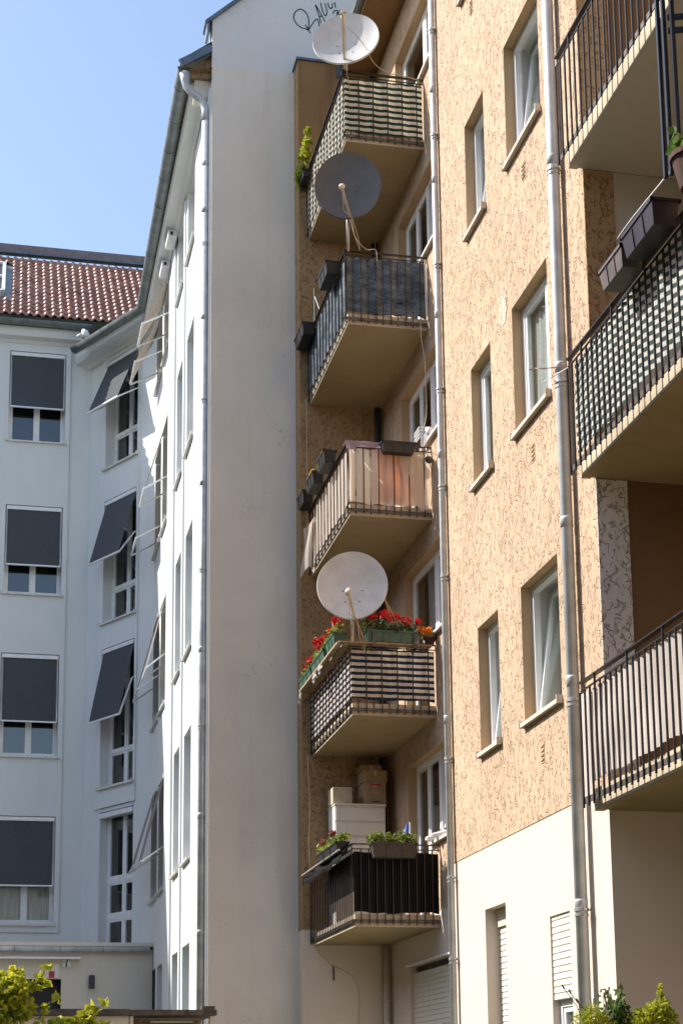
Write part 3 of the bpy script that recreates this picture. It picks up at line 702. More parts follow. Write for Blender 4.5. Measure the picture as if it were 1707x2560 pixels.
m = MB(); m.quad((2.5, 23.22, 17.68), (2.62, 31.5, 17.68), (9, 31.5, 22.6), (9, 23.22, 22.7)); m.quad((2.62, 31.5, 17.68), (1.4, 33.7, 17.68), (6, 36, 21.8), (9, 31.5, 22.6)); m.build('roof', 'zinc_dark', WB)
# hopper and swan neck of the white downpipe
m = MB(); m.tube([(2.575, 23.32, 17.5), (2.58, 23.32, 17.38), (2.60, 23.32, 17.28), (2.68, 23.32, 17.18), (2.80, 23.32, 17.10), (2.88, 23.32, 17.0), (2.905, 23.32, 16.88), (2.905, 23.32, 16.7)], [.085, .07, .06, .06, .06, .06, .06, .06], 14); m.build('downpipe_swan_neck', 'zinc', WB, smooth=True)
downpipe(WB, 2.91, 23.32, 0, 16.75, .058, (6.9, 9.3, 12.0, 14.6), (16.0, 15.2, 13.4, 10.7, 8.1, 5.6, 3.9), 'zinc', XC)
m = MB(); m.box(2.74, 2.99, 23.42, 23.7, 17.2, 17.48); m.build('eave_end_wall', 'annexwall', WB)
m = MB(); m.add([(2.58, 23.36, 17.48), (2.99, 23.36, 17.48), (2.99, 23.36, 17.92), (2.58, 23.42, 17.48), (2.99, 23.42, 17.48), (2.99, 23.42, 17.92)], [(0, 1, 2), (5, 4, 3), (0, 2, 5, 3), (0, 3, 4, 1)]); m.build('verge_recess_fill', 'wood', WB)  # triangle added to stand for the shaded recess under the verge
# tiled roof, tile by tile
sa = math.atan(.869); E0 = V((0, 33.83, 18.33)); eu = V((1, 0, 0)); ev = V((0, math.cos(sa), math.sin(sa))); en = V((0, -math.sin(sa), math.cos(sa)))
SL = 5.32
m = MB(); m.quad(E0+eu*-14, E0+eu*5.5, E0+eu*5.5+ev*SL, E0+eu*-14+ev*SL); m.quad(E0+eu*-14+ev*SL, E0+eu*5.5+ev*SL, V((5.5, 42, 17)), V((-14, 42, 17)))
RF = m.build('roof', 'zinc_dark', WB)
TWD, TLN = .175, .325
def tile_geo(mb, O):
    prof = [(0, .018), (.02, .045), (.05, .062), (.08, .045), (.105, .018), (.14, .008), (.18, .02)]
    o = len(mb.v)
    for (t, dz) in ((-.02, .028), (TLN+.02, 0)):
        for (x, h) in prof: mb.v.append(O+eu*x+ev*t+en*(h+dz))
    for (x, h) in prof: mb.v.append(O+eu*x-ev*.02+en*(h+.010))
    n_ = len(prof)
    for i in range(n_-1):
        mb.f.append((o+i, o+i+1, o+n_+i+1, o+n_+i)); mb.f.append((o+2*n_+i, o+2*n_+i+1, o+i+1, o+i))
tm = None; rest = MB(); nt_ = 0
for j in range(16):
    for i in range(-79, 29):
        x = i*TWD; O = E0+eu*x+ev*(j*TLN)
        if -.15 < x < 2.95 and nt_ < 292 and x < 1.6+j*.11:
            if tm is None:
                q = MB(); tile_geo(q, V((0, 0, 0)))
                tm = bpy.data.meshes.new('roof_tile'); tm.from_pydata(q.v, [], q.f); tm.materials.append(MT['tile'])
                for p in tm.polygons: p.use_smooth = True
            o = bpy.data.objects.new('roof_tile', tm); COL.objects.link(o); o.parent = RF
            o.location = O-root_loc(RF)+en*random.uniform(-.004, .004); o.rotation_euler = (random.uniform(-.01, .01), 0, random.uniform(-.012, .012)); nt_ += 1
        elif not (-.5 < x < -.15 and 4 <= j < 14): tile_geo(rest, O)
rest.build('roof_tiles_far', 'tile', RF, smooth=True, kind='stuff')
m = MB(); m.bar(E0+eu*-14+ev*(SL-.02)+en*.11, E0+eu*5+ev*(SL-.02)+en*.11, .16, .04); m.build('ridge_flashing', 'flash', RF)
m = MB(); m.bar(E0+eu*-14+ev*(SL+.12)+en*.16, E0+eu*5+ev*(SL+.12)+en*.16, .24, .20); m.build('ridge_cap', 'ridge', RF)
# skylight at the left edge
m = MB(); a0, a1 = 5*TLN-.1, 13.2*TLN
for (p, q, b, t) in ((-1.2, -.16, a0, a0+.1), (-1.2, -.16, a1-.1, a1), (-1.2, -1.1, a0, a1), (-.24, -.16, a0, a1), (-1.2, -.16, (a0+a1)/2-.05, (a0+a1)/2+.05)):
    m.hexa([E0+eu*p+ev*b+en*.0, E0+eu*q+ev*b+en*.0, E0+eu*q+ev*t+en*.0, E0+eu*p+ev*t, E0+eu*p+ev*b+en*.14, E0+eu*q+ev*b+en*.14, E0+eu*q+ev*t+en*.14, E0+eu*p+ev*t+en*.14])
o = m.build('roof_window', 'alu', RF)
m = MB(); m.quad(E0+eu*-1.1+ev*a0+en*.08, E0+eu*-.24+ev*a0+en*.08, E0+eu*-.24+ev*a1+en*.08, E0+eu*-1.1+ev*a1+en*.08); m.build('roof_window_pane', 'black', RF)
# closing walls of the white building
m = MB(); m.quad((-14, YD, 0), (-14, 42, 0), (-14, 42, 17), (-14, YD, 18)); m.quad((9, YW, 0), (9, 36, 0), (9, 36, 22), (9, YW, 22)); m.build('rear_wall', 'white', WB)
# bird on the gutter
T = thing('white_bird', 'white dove perched on the gutter in the corner of the roofs', 'bird', (1.5, 33.5, 17.75))
m = MB(); m.tube([(1.62, 33.42, 17.74), (1.60, 33.44, 17.80), (1.57, 33.47, 17.87), (1.54, 33.49, 17.93), (1.53, 33.5, 17.97)], [.03, .075, .085, .05, .02], 10); m.build('body', 'white_item', T, smooth=True)
m = MB(); m.tube([(1.50, 33.42, 17.79), (1.45, 33.40, 17.76), (1.40, 33.38, 17.735)], [.05, .045, .02], 8); m.build('head', 'white_item', T, smooth=True)
# vent boxes under the eave
EB = ((28.0, 17.20), (29.15, 17.20))
for k, (y, z) in enumerate(EB):
    T = thing('eave_box', ('white vent box under the long eave, nearer one' if k == 0 else 'white vent box under the long eave, farther one'), 'vent box', (2.86, y, z), 'white vent boxes under the eave')
    m = MB(); m.box(2.78, 2.95, y-.26, y+.26, z-.05, z+.08); m.build('housing', 'white', T, bevel=.02)
    m = MB(); m.box(2.82, 2.87, y-.272, y-.262, z-.02, z+.04); m.build('slot', 'black', T)
# graffiti on the firewall: strokes of black paint
def gp(x, y): return V((4.218+x*.001052, 0, 18.96-y*.001064))
strokes = [[(200, 440), (140, 400), (100, 340), (88, 290), (100, 220), (140, 160), (200, 132), (250, 155), (290, 200), (318, 270), (322, 350), (315, 470)],
           [(200, 445), (260, 455), (310, 470), (345, 515)], [(270, 390), (310, 465)], [(320, 460), (445, 265), (490, 385)],
           [(510, 325), (475, 180), (430, 30), (500, 150), (575, 285)], [(480, 215), (535, 205)],
           [(512, -20), (530, 80), (560, 170), (590, 185), (605, 140), (600, 60), (575, -20)],
           [(625, -30), (640, 30), (665, 55), (690, 30), (700, -40)], [(735, -60), (745, 30)],
           [(705, 135), (720, 95), (755, 75), (775, 90), (755, 195)], [(820, 60), (790, 110), (805, 150), (850, 155), (890, 130), (900, 95), (870, 75), (835, 100), (820, 140)], [(905, 135), (915, 140)]]
m = MB()
for si, st in enumerate(strokes):
    if si == 9: m.build('graffiti', 'ink', WB); m = MB()
    P = [gp(*p) for p in st]; Q = []
    for i in range(len(P)-1):
        for k in range(5):
            t = k/5; p0 = P[max(i-1, 0)]; p1 = P[i]; p2 = P[i+1]; p3 = P[min(i+2, len(P)-1)]
            Q.append(.5*((2*p1)+(-p0+p2)*t+(2*p0-5*p1+4*p2-p3)*t*t+(-p0+3*p1-3*p2+p3)*t**3))
    Q.append(P[-1])
    for i in range(len(Q)-1):
        a, b = Q[i], Q[i+1]; d = (b-a)
        if d.length < 1e-5: continue
        d.normalize(); x = V((d.z, 0, -d.x))*.0085; o = V((0, YW-.004, 0)); e = d*.004
        m.quad(a-x-e+o, a+x-e+o, b+x+e+o, b-x+e+o)
m.build('graffiti_number', 'ink', WB)
# ================================================================== low annex
AN = thing('annex_building', 'low beige flat roofed annex in front of the white facade', 'building', (-2, 32, 0))
YA = 31.3; LA = frame_of((0, YA, 0), (1, 0, 0), (0, -1, 0))
a, r = wall(LA, -9, 2.985, 0, 4.30, [(-1.2, 1.28, 1.0, 3.74)], .25); a.build('wall', 'annexwall', AN); r.build('doorway_reveal', 'black', AN)
m = MB(); m.quad((-1.2, YA+.25, 1), (1.28, YA+.25, 1), (1.28, YA+.25, 3.74), (-1.2, YA+.25, 3.74)); m.build('doorway', 'black', AN)
m = MB(); m.hexa([LA(.55, -.2, 2.5), LA(1.25, -.2, 2.75), LA(1.25, -.22, 2.75), LA(.55, -.22, 2.5), LA(.55, -.2, 2.62), LA(1.25, -.2, 2.87), LA(1.25, -.22, 2.87), LA(.55, -.22, 2.62)]); m.build('door_glazing_bar', 'alu', AN)
m = MB(); m.box(-9, 2.985, YA-.10, 34.2, 4.36, 4.43); m.build('flat_roof', 'annexwall', AN)
m = MB(); m.tube([(-9, YA-.10, 4.30), (2.93, YA-.10, 4.30)], .055, 10); g_ = m.build('gutter', 'zinc', AN, smooth=True)
for x in (.4, 1.25, 2.05):
    m = MB(); m.tube([(x-.01, YA-.1, 4.30), (x+.01, YA-.1, 4.30)], .061, 10); m.build('gutter_joint', 'zinc_dark', g_)
m = MB(); m.box(-3, 1.62, YA-.2, YA-.005, 4.105, 4.145); m.build('awning_cassette', 'alu', AN)
m = MB(); m.box(1.30, 1.45, YA-.03, YA-.002, 3.94, 4.10); o = m.build('awning_bracket', 'alu', AN)
for (x, z) in ((1.325, 3.965), (1.425, 3.965), (1.325, 4.07), (1.425, 4.07)):
    m = MB(); m.tube([(x, YA-.036, z), (x, YA-.03, z)], .009, 6); m.build('bolt', 'black', o)
m = MB(); m.tube([(1.375, YA-.05, 3.96), (1.37, YA-.05, 4.03), (1.39, YA-.05, 4.1)], .01, 6); m.build('cable', 'cable_dark', o)
T = thing('wall_sign', 'square white sign with a red square on the beige annex wall above the dark doorway', 'sign', (1.105, YA, 3.76))
m = MB(); m.box(.975, 1.235, YA-.03, YA-.004, 3.76, 4.03); m.build('panel', 'white_item', T)
m = MB(); m.box(1.05, 1.155, YA-.034, YA-.0305, 3.765, 3.885); m.build('red_square', 'red', T)
T = thing('wall_lamp', 'dark cylindrical up and down wall lamp on the beige annex wall', 'lamp', (1.845, YA, 3.56))
m = MB(); m.tube([(1.845, YA-.09, 3.56), (1.845, YA-.09, 3.81)], .056, 18); m.build('lamp_body', 'shade_fab', T, smooth=False)
m = MB(); m.box(1.81, 1.88, YA-.05, YA-.002, 3.63, 3.74); m.build('bracket', 'shade_fab', T)
# ================================================================== bin shelter in front
BS = thing('bin_shelter', 'low shelter with dark sheet metal roof edge in front of the annex', 'shelter', (1.2, 20.5, 0))
m = MB(); m.box(-3, 1.365, 20, 21.8, 2.535, 2.615); m.box(1.372, 1.645, 20, 21.8, 2.535, 2.615); m.box(1.652, 2.70, 20, 21.8, 2.54, 2.605); m.build('roof_edge', 'band', BS)
m = MB(); m.box(2.52, 2.68, 20.02, 20.2, 2.605, 2.65); m.build('roof_block', 'band', BS)
m = MB(); m.box(-3, 1.64, 20.05, 20.12, 0, 2.53); m.build('panel', 'annexwall', BS)
m = MB(); m.box(1.65, 1.69, 20.04, 20.10, 0, 2.53); m.box(2.62, 2.68, 20.04, 20.14, 0, 2.53); m.build('post', 'annexwall', BS)
m = MB(); m.quad((1.69, 20.9, 0), (2.62, 20.9, 0), (2.62, 20.9, 2.53), (1.69, 20.9, 2.53)); m.build('rear_panel', 'wood', BS)
T = thing('notice_board', 'blue framed board with a white top under the shelter roof', 'board', (2.2, 20.5, 2.2))
m = MB(); m.box(1.95, 2.42, 20.3, 20.36, 2.2, 2.46); m.build('board', 'shade_fab', T)
m = MB(); m.box(1.93, 2.44, 20.28, 20.38, 2.46, 2.48); m.build('board_cap', 'white_item', T)
# ================================================================== satellite dishes
def dish(label, c, ex, ez, nrm, mat, lnb, base, mast_to, two=False):
    T = thing('satellite_dish', label, 'satellite dish', mast_to, 'satellite dishes on the balcony corners')
    c = V(c); n = V(nrm).normalized(); x = V((0, 0, 1)).cross(n).normalized()*-1; y = n.cross(x)*-1
    if y.z < 0: y = -y
    m = MB(); R = 9; K = 48; dep = .085
    def pt(r, k, back):
        a = 2*math.pi*k/K; q = c+x*math.cos(a)*ex*r+y*math.sin(a)*ez*r-n*dep*(1-r*r)
        return q-n*(.012 if back else 0)
    for back in (0, 1):
        o = len(m.v); m.v.append(c-n*dep-n*(.012 if back else 0))
        for i in range(1, R+1):
            for k in range(K): m.v.append(pt(i/R, k, back))
        for k in range(K): m.f.append((o, o+1+(k+1) % K, o+1+k))
        for i in range(R-1):
            for k in range(K):
                a = o+1+i*K+k; b = o+1+i*K+(k+1) % K; m.f.append((a, b, b+K, a+K))
        if back == 0: rim0 = o+1+(R-1)*K
        else: rim1 = o+1+(R-1)*K
    m.build('reflector', mat, T, smooth=True)
    rim = MB(); P = [c+x*math.cos(2*math.pi*k/K)*ex+y*math.sin(2*math.pi*k/K)*ez for k in range(K+1)]
    P2 = []
    for p in P:
        d = (p-c).normalized(); P2.append(p+d*.008-n*.026)
    for k in range(K):
        rim.quad(P[k], P[k+1], P2[k+1], P2[k])
    rim.build('rim', mat, T, smooth=True)
    for (sx, sz) in ((-.28, -.12), (.28, -.12), (-.2, -.45), (.2, -.45)):
        rr = math.hypot(sx, sz); q = c+x*ex*sx+y*ez*sz-n*dep*(1-rr*rr)
        s = MB(); s.tube([q-n*.002, q+n*.006], .009, 6); s.build('bolt', 'black', T)
    L_ = V(lnb); B_ = V(base)
    a = MB(); a.bar(B_, L_, .032, .03); a.build('feed_arm', 'lnb' if mat != 'dish_dark' else 'galv', T)
    d = (c-n*dep-L_).normalized()
    l_ = MB(); l_.tube([L_-d*.03, L_+d*.02, L_+d*.05, L_+d*.07, L_+d*.10], [.02, .026, .026, .036, .034], 12); l_.build('feed_horn', 'lnb', T, smooth=True)
    l_ = MB(); l_.tube([L_-d*.06+V((0, 0, -.03)), L_-d*.02+V((0, 0, .0))], .034, 10); l_.build('feed_housing', 'plastic_black' if mat == 'dish_grey' and ez < .44 else 'lnb', T, smooth=True)
    mt = V(mast_to); top = c-n*(dep+.10)
    s = MB(); s.tube([mt, V((mt.x, mt.y, top.z+.02))], .021, 10); s.build('mast', 'galv', T, smooth=True)
    s = MB(); s.bar(V((mt.x, mt.y+.03, top.z)), c-n*(dep+.035), .09, .12); s.build('bracket', 'galv', T)
    for q in ((0, ) if not two else (0, 1)):
        e = B_+V((.02, -.02, -.02)); k1 = L_-d*.06; mid = (k1+e)/2+V((.04-.07*q, .05, -.10))
        s = MB(); s.tube([k1, k1*.7+mid*.3+V((.01, 0, -.03)), mid, e*.6+mid*.4, e, e+V((.06+.05*q, .1, -.22)), e+V((.16, .22, -.36))], .0042, 5); s.build('cable', 'cable', T)
    return T
nn = (-.25, -.95, .09)
dish('pale grey satellite dish on the topmost left balcony, its arm crossing the face', (4.43, 19.90, 16.01), .462, .455, (-.36, -.92, .20), 'dish_grey', (4.27, 19.35, 15.98), (4.43, 19.99, 15.60), (4.47, 20.07, 15.62))
dish('dark anthracite satellite dish on a tall mast in front of the topmost balcony slab', (4.43, 19.90, 13.77), .452, .495, (-.25, -.95, .0), 'dish_dark', (4.24, 19.40, 13.44), (4.45, 19.86, 13.28), (4.465, 20.07, 12.88), True)
dish('pale grey satellite dish standing over the red geraniums', (4.43, 19.90, 8.075), .455, .462, (-.25, -.95, .05), 'dish_grey', (4.265, 19.40, 7.83), (4.45, 19.87, 7.62), (4.465, 20.07, 7.36), True)
# ================================================================== flower boxes
def trough(parent, p0, p1, w, h, mat, taper=.8, rim=.012):
    """open box from p0 to p1 (centre line of the top), width w, height h"""
    p0, p1 = V(p0), V(p1); d = (p1-p0).normalized(); x = d.cross(V((0, 0, 1))).normalized(); dz = V((0, 0, -h)); l = (p1-p0).length
    m = MB()
    def ring(k, z, s): return [p0+d*k*(1)+x*(-w/2*s)+z, p1-d*k+x*(-w/2*s)+z, p1-d*k+x*(w/2*s)+z, p0+d*k+x*(w/2*s)+z]
    Z = V((0, 0, 0)); r = [ring(.03, dz, taper), ring(0, Z, 1), ring(.015, Z, .86), ring(.03, V((0, 0, -.04)), .8)]
    o = len(m.v)
    for q in r: m.v += q
    for i in range(3):
        for k in range(4): m.f.append((o+i*4+k, o+i*4+(k+1) % 4, o+(i+1)*4+(k+1) % 4, o+(i+1)*4+k))
    m.f.append((o, o+1, o+2, o+3)[::-1]); m.f.append((o+12, o+13, o+14, o+15))
    b = m.build('box', mat, parent, bevel=.004)
    m = MB()
    for (s0, s1) in ((-1, -1), (1, 1)):
        m.bar(p0+x*s0*w/2-d*.008, p1+x*s1*w/2+d*.008, .016, .022)
    for q, s in ((p0, -1), (p1, 1)): m.bar(q-x*(w/2+.008)+d*s*.0, q+x*(w/2+.008)+d*s*.0, .016, .022)
    # moulded ribs on the sides
    for k in (.33, .66):
        for s in (-1, 1):
            c = p0+d*l*k; m.bar(c+x*s*(w/2*.985)+V((0, 0, -.02)), c+x*s*(w/2*taper+.004)+dz*.95, .012, .01, d)
    m.build('box_rim', mat, parent)
    return b
def planter(label, p0, p1, w, h, mat, group=None, plant=None, bloom=None, n=160, lsize=.045, hgt=.16, seed=1, brackets=True, name='flower_box', spread=1.0, nb=7):
    random.seed(seed)
    p0, p1 = V(p0), V(p1); T = thing(name, label, 'flower box', (p0+p1)/2+V((0, 0, -h)), group)
    trough(T, p0, p1, w, h, mat)
    m = MB(); d = (p1-p0).normalized(); x = d.cross(V((0, 0, 1))).normalized()
    m.add([p0+d*.03-x*w*.4+V((0, 0, -.03)), p1-d*.03-x*w*.4+V((0, 0, -.03)), p1-d*.03+x*w*.4+V((0, 0, -.03)), p0+d*.03+x*w*.4+V((0, 0, -.03))], [(0, 1, 2, 3)]); m.build('soil', 'soil', T)
    if plant:
        m = MB(); st = MB(); k = max(3, int((p1-p0).length/.09))
        for i in range(k):
            c = p0+(p1-p0)*((i+.5)/k)+V((random.uniform(-.04, .04), random.uniform(-.04, .04), hgt*random.uniform(.15, .55)))
            leaves(m, cloud(c, (.09*spread, .09*spread, hgt*random.uniform(.4, .65)), n//k), lsize)
            st.tube([V((c.x, c.y, p0.z-.03)), c+V((random.uniform(-.03, .03), random.uniform(-.03, .03), hgt*.3))], .005, 5)
        m.build('foliage', plant, T, kind='stuff'); st.build('stems', 'stem', T, kind='stuff')
    if bloom:
        for i in range(nb):
            c = p0+(p1-p0)*((i+random.uniform(.2, .8))/nb)+V((random.uniform(-.07, .05), random.uniform(-.06, .06), hgt*random.uniform(.75, 1.25)))
            m = MB(); bs = random.uniform(.8, 1.35); leaves(m, cloud(c, (.058*bs, .058*bs, .05*bs), 80), .036, 1); m.build('bloom', bloom, T)
            s = MB(); s.tube([V((c.x, c.y, p0.z)), c], .004, 5); s.build('flower_stem', 'stem', T)
    return T
z1, z2, z3, z4 = [zbs[i] for i in (1, 2, 3, 4)]
G1 = 'black flower boxes hung outside the railings'
planter('empty black flower box hung near the corner of the dark stone print screen', (4.325, 20.42, z1+1.07), (4.325, 20.99, z1+1.07), .20, .17, 'plastic_black', G1)
planter('empty black flower box hung at the far end of the dark stone print screen', (4.325, 22.18, z1+1.02), (4.325, 22.82, z1+1.02), .20, .17, 'plastic_black', G1)
planter('black flower box nearest the mauve cloth, with green sprigs', (4.335, 20.77, z2+1.165), (4.335, 21.26, z2+1.165), .18, .17, 'plastic_black', G1, 'leaf', None, 60, .03, .08, 3)
planter('black flower box with yellow flowers, middle one of the three above the pink sheet', (4.335, 21.60, z2+1.18), (4.335, 22.12, z2+1.18), .17, .17, 'plastic_black', G1, 'leaf', 'bloom_yellow', 50, .03, .06, 4, nb=4)
planter('black flower box at the far end of the pink sheet balcony, with green sprigs', (4.335, 22.36, z2+1.18), (4.335, 22.80, z2+1.18), .17, .17, 'plastic_black', G1, 'leaf', None, 60, .03, .10, 5)
planter('black flower box hung on the front of the middle left balcony, below the mauve cloth', (4.87, 20.0, z2+1.0), (5.33, 20.0, z2+1.0), .15, .14, 'plastic_black', G1)
G2 = 'green flower boxes of red geraniums'
planter('green flower box of geraniums nearest the balcony corner', (4.33, 20.22, z3+1.12), (4.33, 20.78, z3+1.12), .17, .15, 'plastic_green', G2, 'leaf_lime', 'bloom', 260, .05, .17, 11, nb=4)
planter('green flower box of geraniums in the middle of the long side', (4.33, 20.92, z3+1.09), (4.33, 21.80, z3+1.09), .17, .15, 'plastic_green', G2, 'leaf_lime', 'bloom', 300, .05, .24, 12, nb=9)
planter('green flower box of geraniums at the far end of the long side', (4.33, 21.86, z3+1.07), (4.33, 22.72, z3+1.07), .17, .15, 'plastic_green', G2, 'leaf_lime', 'bloom', 260, .05, .17, 13, nb=7)
planter('long green flower box of geraniums across the front rail, beside the dish mast', (4.62, 20.03, z3+1.10), (5.33, 20.03, z3+1.10), .16, .145, 'plastic_green', G2, 'leaf_dark', 'bloom', 420, .05, .19, 14, nb=7)
planter('dark flower box of mixed plants on the long side of the lowest left balcony', (4.33, 20.2, z4+1.09), (4.33, 21.5, z4+1.09), .17, .13, 'plastic_black', None, 'leaf_lime', 'bloom_dull', 380, .06, .15, 15, nb=2)
planter('woven dark flower box of bushy green plants on the front of the lowest left balcony', (4.65, 20.0, z4+1.045), (5.24, 20.0, z4+1.045), .18, .18, 'rattan', None, 'leaf_lime', None, 760, .042, .19, 16)
# planks under the geranium boxes
T = thing('shelf_planks', 'weathered plank shelf on the rail under the geranium boxes', 'shelf', (4.4, 21, z3+.93))
for k, (x0, x1, zz) in enumerate(((4.24, 4.31, .945), (4.33, 4.42, .948))):
    m = MB(); m.box(x0, x1, 20.0, 22.75, z3+zz-.03, z3+zz); m.build('plank', 'wood', T)
m = MB(); m.box(4.26, 5.5, 19.95, 20.09, z3+.925, z3+.945); m.build('plank', 'wood', T)
for x in (4.72, 5.27):
    m = MB(); m.box(x-.02, x+.02, 19.93, 19.945, z3+.86, z3+1.08); m.box(x-.02, x+.02, 19.93, 20.1, z3+.86, z3+.88); m.build('bracket', 'band', T)
random.seed(5)
for (y, zz, lb) in ((21.05, .88, 'nearest the corner of the three'), (21.45, .86, 'middle one of the three'), (22.55, .84, 'farthest of the three')):
    m = MB(); m.grid(lambda s, q: (4.25+.02*math.sin(s*5+y)-.03*q, y+.09*s+.02*math.sin(q*9), z3+zz+.05-.12*q*(1+.3*math.sin(s*8))), 6, 6)
    o = recenter(m.build('rag', 'fab_beige', smooth=True)); tag(o, 'pale rag knotted round the geranium plank shelf, '+lb, 'rag', 'rags knotted to the plank shelf')
# ivy at the far end of the topmost balcony
random.seed(21)
T = thing('flower_box', 'flower box with tall yellow green vine at the far end of the topmost left balcony', 'flower box', (4.33, 22.5, 15.4))
trough(T, (4.36, 22.42, 15.50), (4.36, 22.82, 15.50), .12, .09, 'plastic_black')
m = MB(); st = MB()
for (c, rr, n_) in (((4.33, 22.7, 15.60), (.10, .2, .13), 90), ((4.34, 22.5, 15.78), (.08, .14, .16), 60), ((4.36, 22.38, 16.0), (.07, .08, .2), 45), ((4.33, 22.8, 15.5), (.10, .1, .08), 40)):
    leaves(m, cloud(c, rr, n_), .10, .3)
m.build('foliage', 'leaf_yellow', T, kind='stuff'); st.tube([(4.34, 22.6, 15.45), (4.35, 22.45, 15.8), (4.37, 22.38, 16.15)], .006, 5); st.build('stems', 'stem', T, kind='stuff')
# orange flower pot by the right end of the geranium rail
planter('small pot with orange flowers at the wall end of the geranium rail', (5.42, 20.02, z3+1.05), (5.56, 20.02, z3+1.05), .10, .10, 'terracotta', None, 'leaf_yellow', 'bloom_orange', 40, .04, .10, 17, nb=3, name='flower_pot')
# ================================================================== things on the lowest balcony
T = thing('chest_of_drawers', 'white chest of drawers standing on the lowest left balcony', 'chest of drawers', (5.04, 22.55, zbs[4]+.15))
zt = 5.62
m = MB(); m.box(4.68, 5.41, 22.32, 22.78, zbs[4]+.15, zt-.022); m.build('carcass', 'white_item', T)
m = MB(); m.box(4.67, 5.42, 22.29, 22.79, zt-.022, zt); m.build('top', 'white_item', T)
z = zt-.045
for k in range(6):
    m = MB(); m.box(4.69, 5.40, 22.30, 22.32, z-.20, z-.012); m.build('drawer_front', 'white_item', T, bevel=.003); z -= .215
def carton(label, x0, x1, y0, y1, z0, z1, mat, marks=None, group=None):
    T = thing('cardboard_box', label, 'cardboard box', ((x0+x1)/2, (y0+y1)/2, z0), group)
    m = MB(); m.box(x0, x1, y0, y1, z0, z1); m.build('carton', mat, T, bevel=.004)
    m = MB(); m.box(x0+.005, x1-.005, y0+.01, y1-.01, z1+.001, z1+.005); m.box((x0+x1)/2-.025, (x0+x1)/2+.025, y0-.002, y0-.0005, z1-.07, z1); m.build('tape', 'card_pale', T)
    if marks:
        for (a, b, c, d, mm) in marks:
            m = MB(); m.box(x0+(x1-x0)*a, x0+(x1-x0)*b, y0-.0025, y0-.001, z0+(z1-z0)*c, z0+(z1-z0)*d); m.build('print', mm, T)
    return T
CG = 'cardboard boxes on the chest of drawers'
carton('pale cardboard box on the left end of the white chest of drawers', 4.66, 4.94, 22.36, 22.7, zt+.003, zt+.24, 'card_pale', None, CG)
carton('cardboard box with red and black print, under the other box', 5.11, 5.43, 22.34, 22.72, zt+.003, zt+.32, 'card', [(.3, .75, .87, .94, 'red'), (.45, .5, .1, .17, 'black'), (.53, .6, .1, .17, 'black'), (.63, .7, .1, .17, 'black'), (.36, .42, .1, .14, 'black')], CG)
carton('brown cardboard box stacked on the printed box under the balcony slab', 5.10, 5.45, 22.34, 22.74, zt+.33, zt+.50, 'card', None, CG)
carton('topmost flat brown cardboard box, stacked beneath the slab', 5.08, 5.39, 22.40, 22.74, zt+.51, zt+.58, 'card', None, CG)
T = thing('folded_parasol', 'folded blue parasol leaning in the corner of the lowest left balcony', 'parasol', (5.35, 20.9, zbs[4]+.16))
m = MB(); m.tube([(5.33, 20.9, 4.1), (5.34, 20.9, 4.7), (5.36, 20.92, 4.95), (5.375, 20.93, 5.12)], [.05, .085, .06, .012], 9); m.build('canopy', 'blue', T, smooth=True)
m = MB(); m.tube([(5.37, 20.86, 3.8), (5.395, 20.86, 5.13)], .014, 8); m.build('pole', 'white_item', T)
T = thing('cloth_bundle', 'white and dark cloth hanging beside the blue parasol', 'cloth', (5.42, 20.88, 4.7))
m = MB(); m.grid(lambda s, q: (5.37+.09*s, 20.84-.02*math.sin(s*7), 4.6+.40*q-.12*s*q), 8, 6); m.build('cloth', 'white_item', T, smooth=True)
# shoes on the window sill
def shoe(label, y, x, rz):
    T = thing('shoe', label, 'shoe', (x, y, zbs[4]+1.14), 'pair of white shoes airing on the window sill')
    R = Matrix.Rotation(rz, 3, 'Z')
    def q(p): return R @ V(p)+V((x, y, zbs[4]+1.155))
    m = MB()
    secs = [(-.12, .03, .085, .0), (-.09, .036, .10, 0), (-.03, .036, .085, 0), (.03, .04, .06, 0), (.09, .042, .045, 0), (.125, .03, .03, 0), (.138, .006, .012, 0)]
    o = len(m.v); K = 10
    for (t, w_, h, b) in secs:
        for k in range(K):
            a = 2*math.pi*k/K; m.v.append(q((t, math.cos(a)*w_, max(0, .5*h+math.sin(a)*.5*h))))
    for i in range(len(secs)-1):
        for k in range(K):
            a = o+i*K+k; b = o+i*K+(k+1) % K; m.f.append((a, b, b+K, a+K))
    m.f.append(tuple(range(o, o+K))); m.build('upper', 'white_item', T, smooth=True)
    m = MB(); m.add([q((t, s*w_*1.05, z)) for (t, w_, h, b) in secs for s in (-1, 1) for z in (-.014, .006)], []); n_ = len(secs)
    for i in range(n_-1):
        a = i*4; b = a+4; m.f += [(a, a+1, b+1, b), (a+2, b+2, b+3, a+3), (a, b, b+2, a+2), (a+1, a+3, b+3, b+1)]
    m.build('sole', 'white_item', T)
    m = MB(); m.tube([q((-.10, 0, .088)), q((-.075, 0, .094)), q((-.045, 0, .084))], [.02, .028, .015], 8); m.build('opening', 'terracotta', T)
shoe('white shoe on the window sill, the one nearer the downpipe', 19.95, 5.56, 2.9)
shoe('white shoe on the window sill, the one nearer the woven flower box', 20.17, 5.55, 2.6)
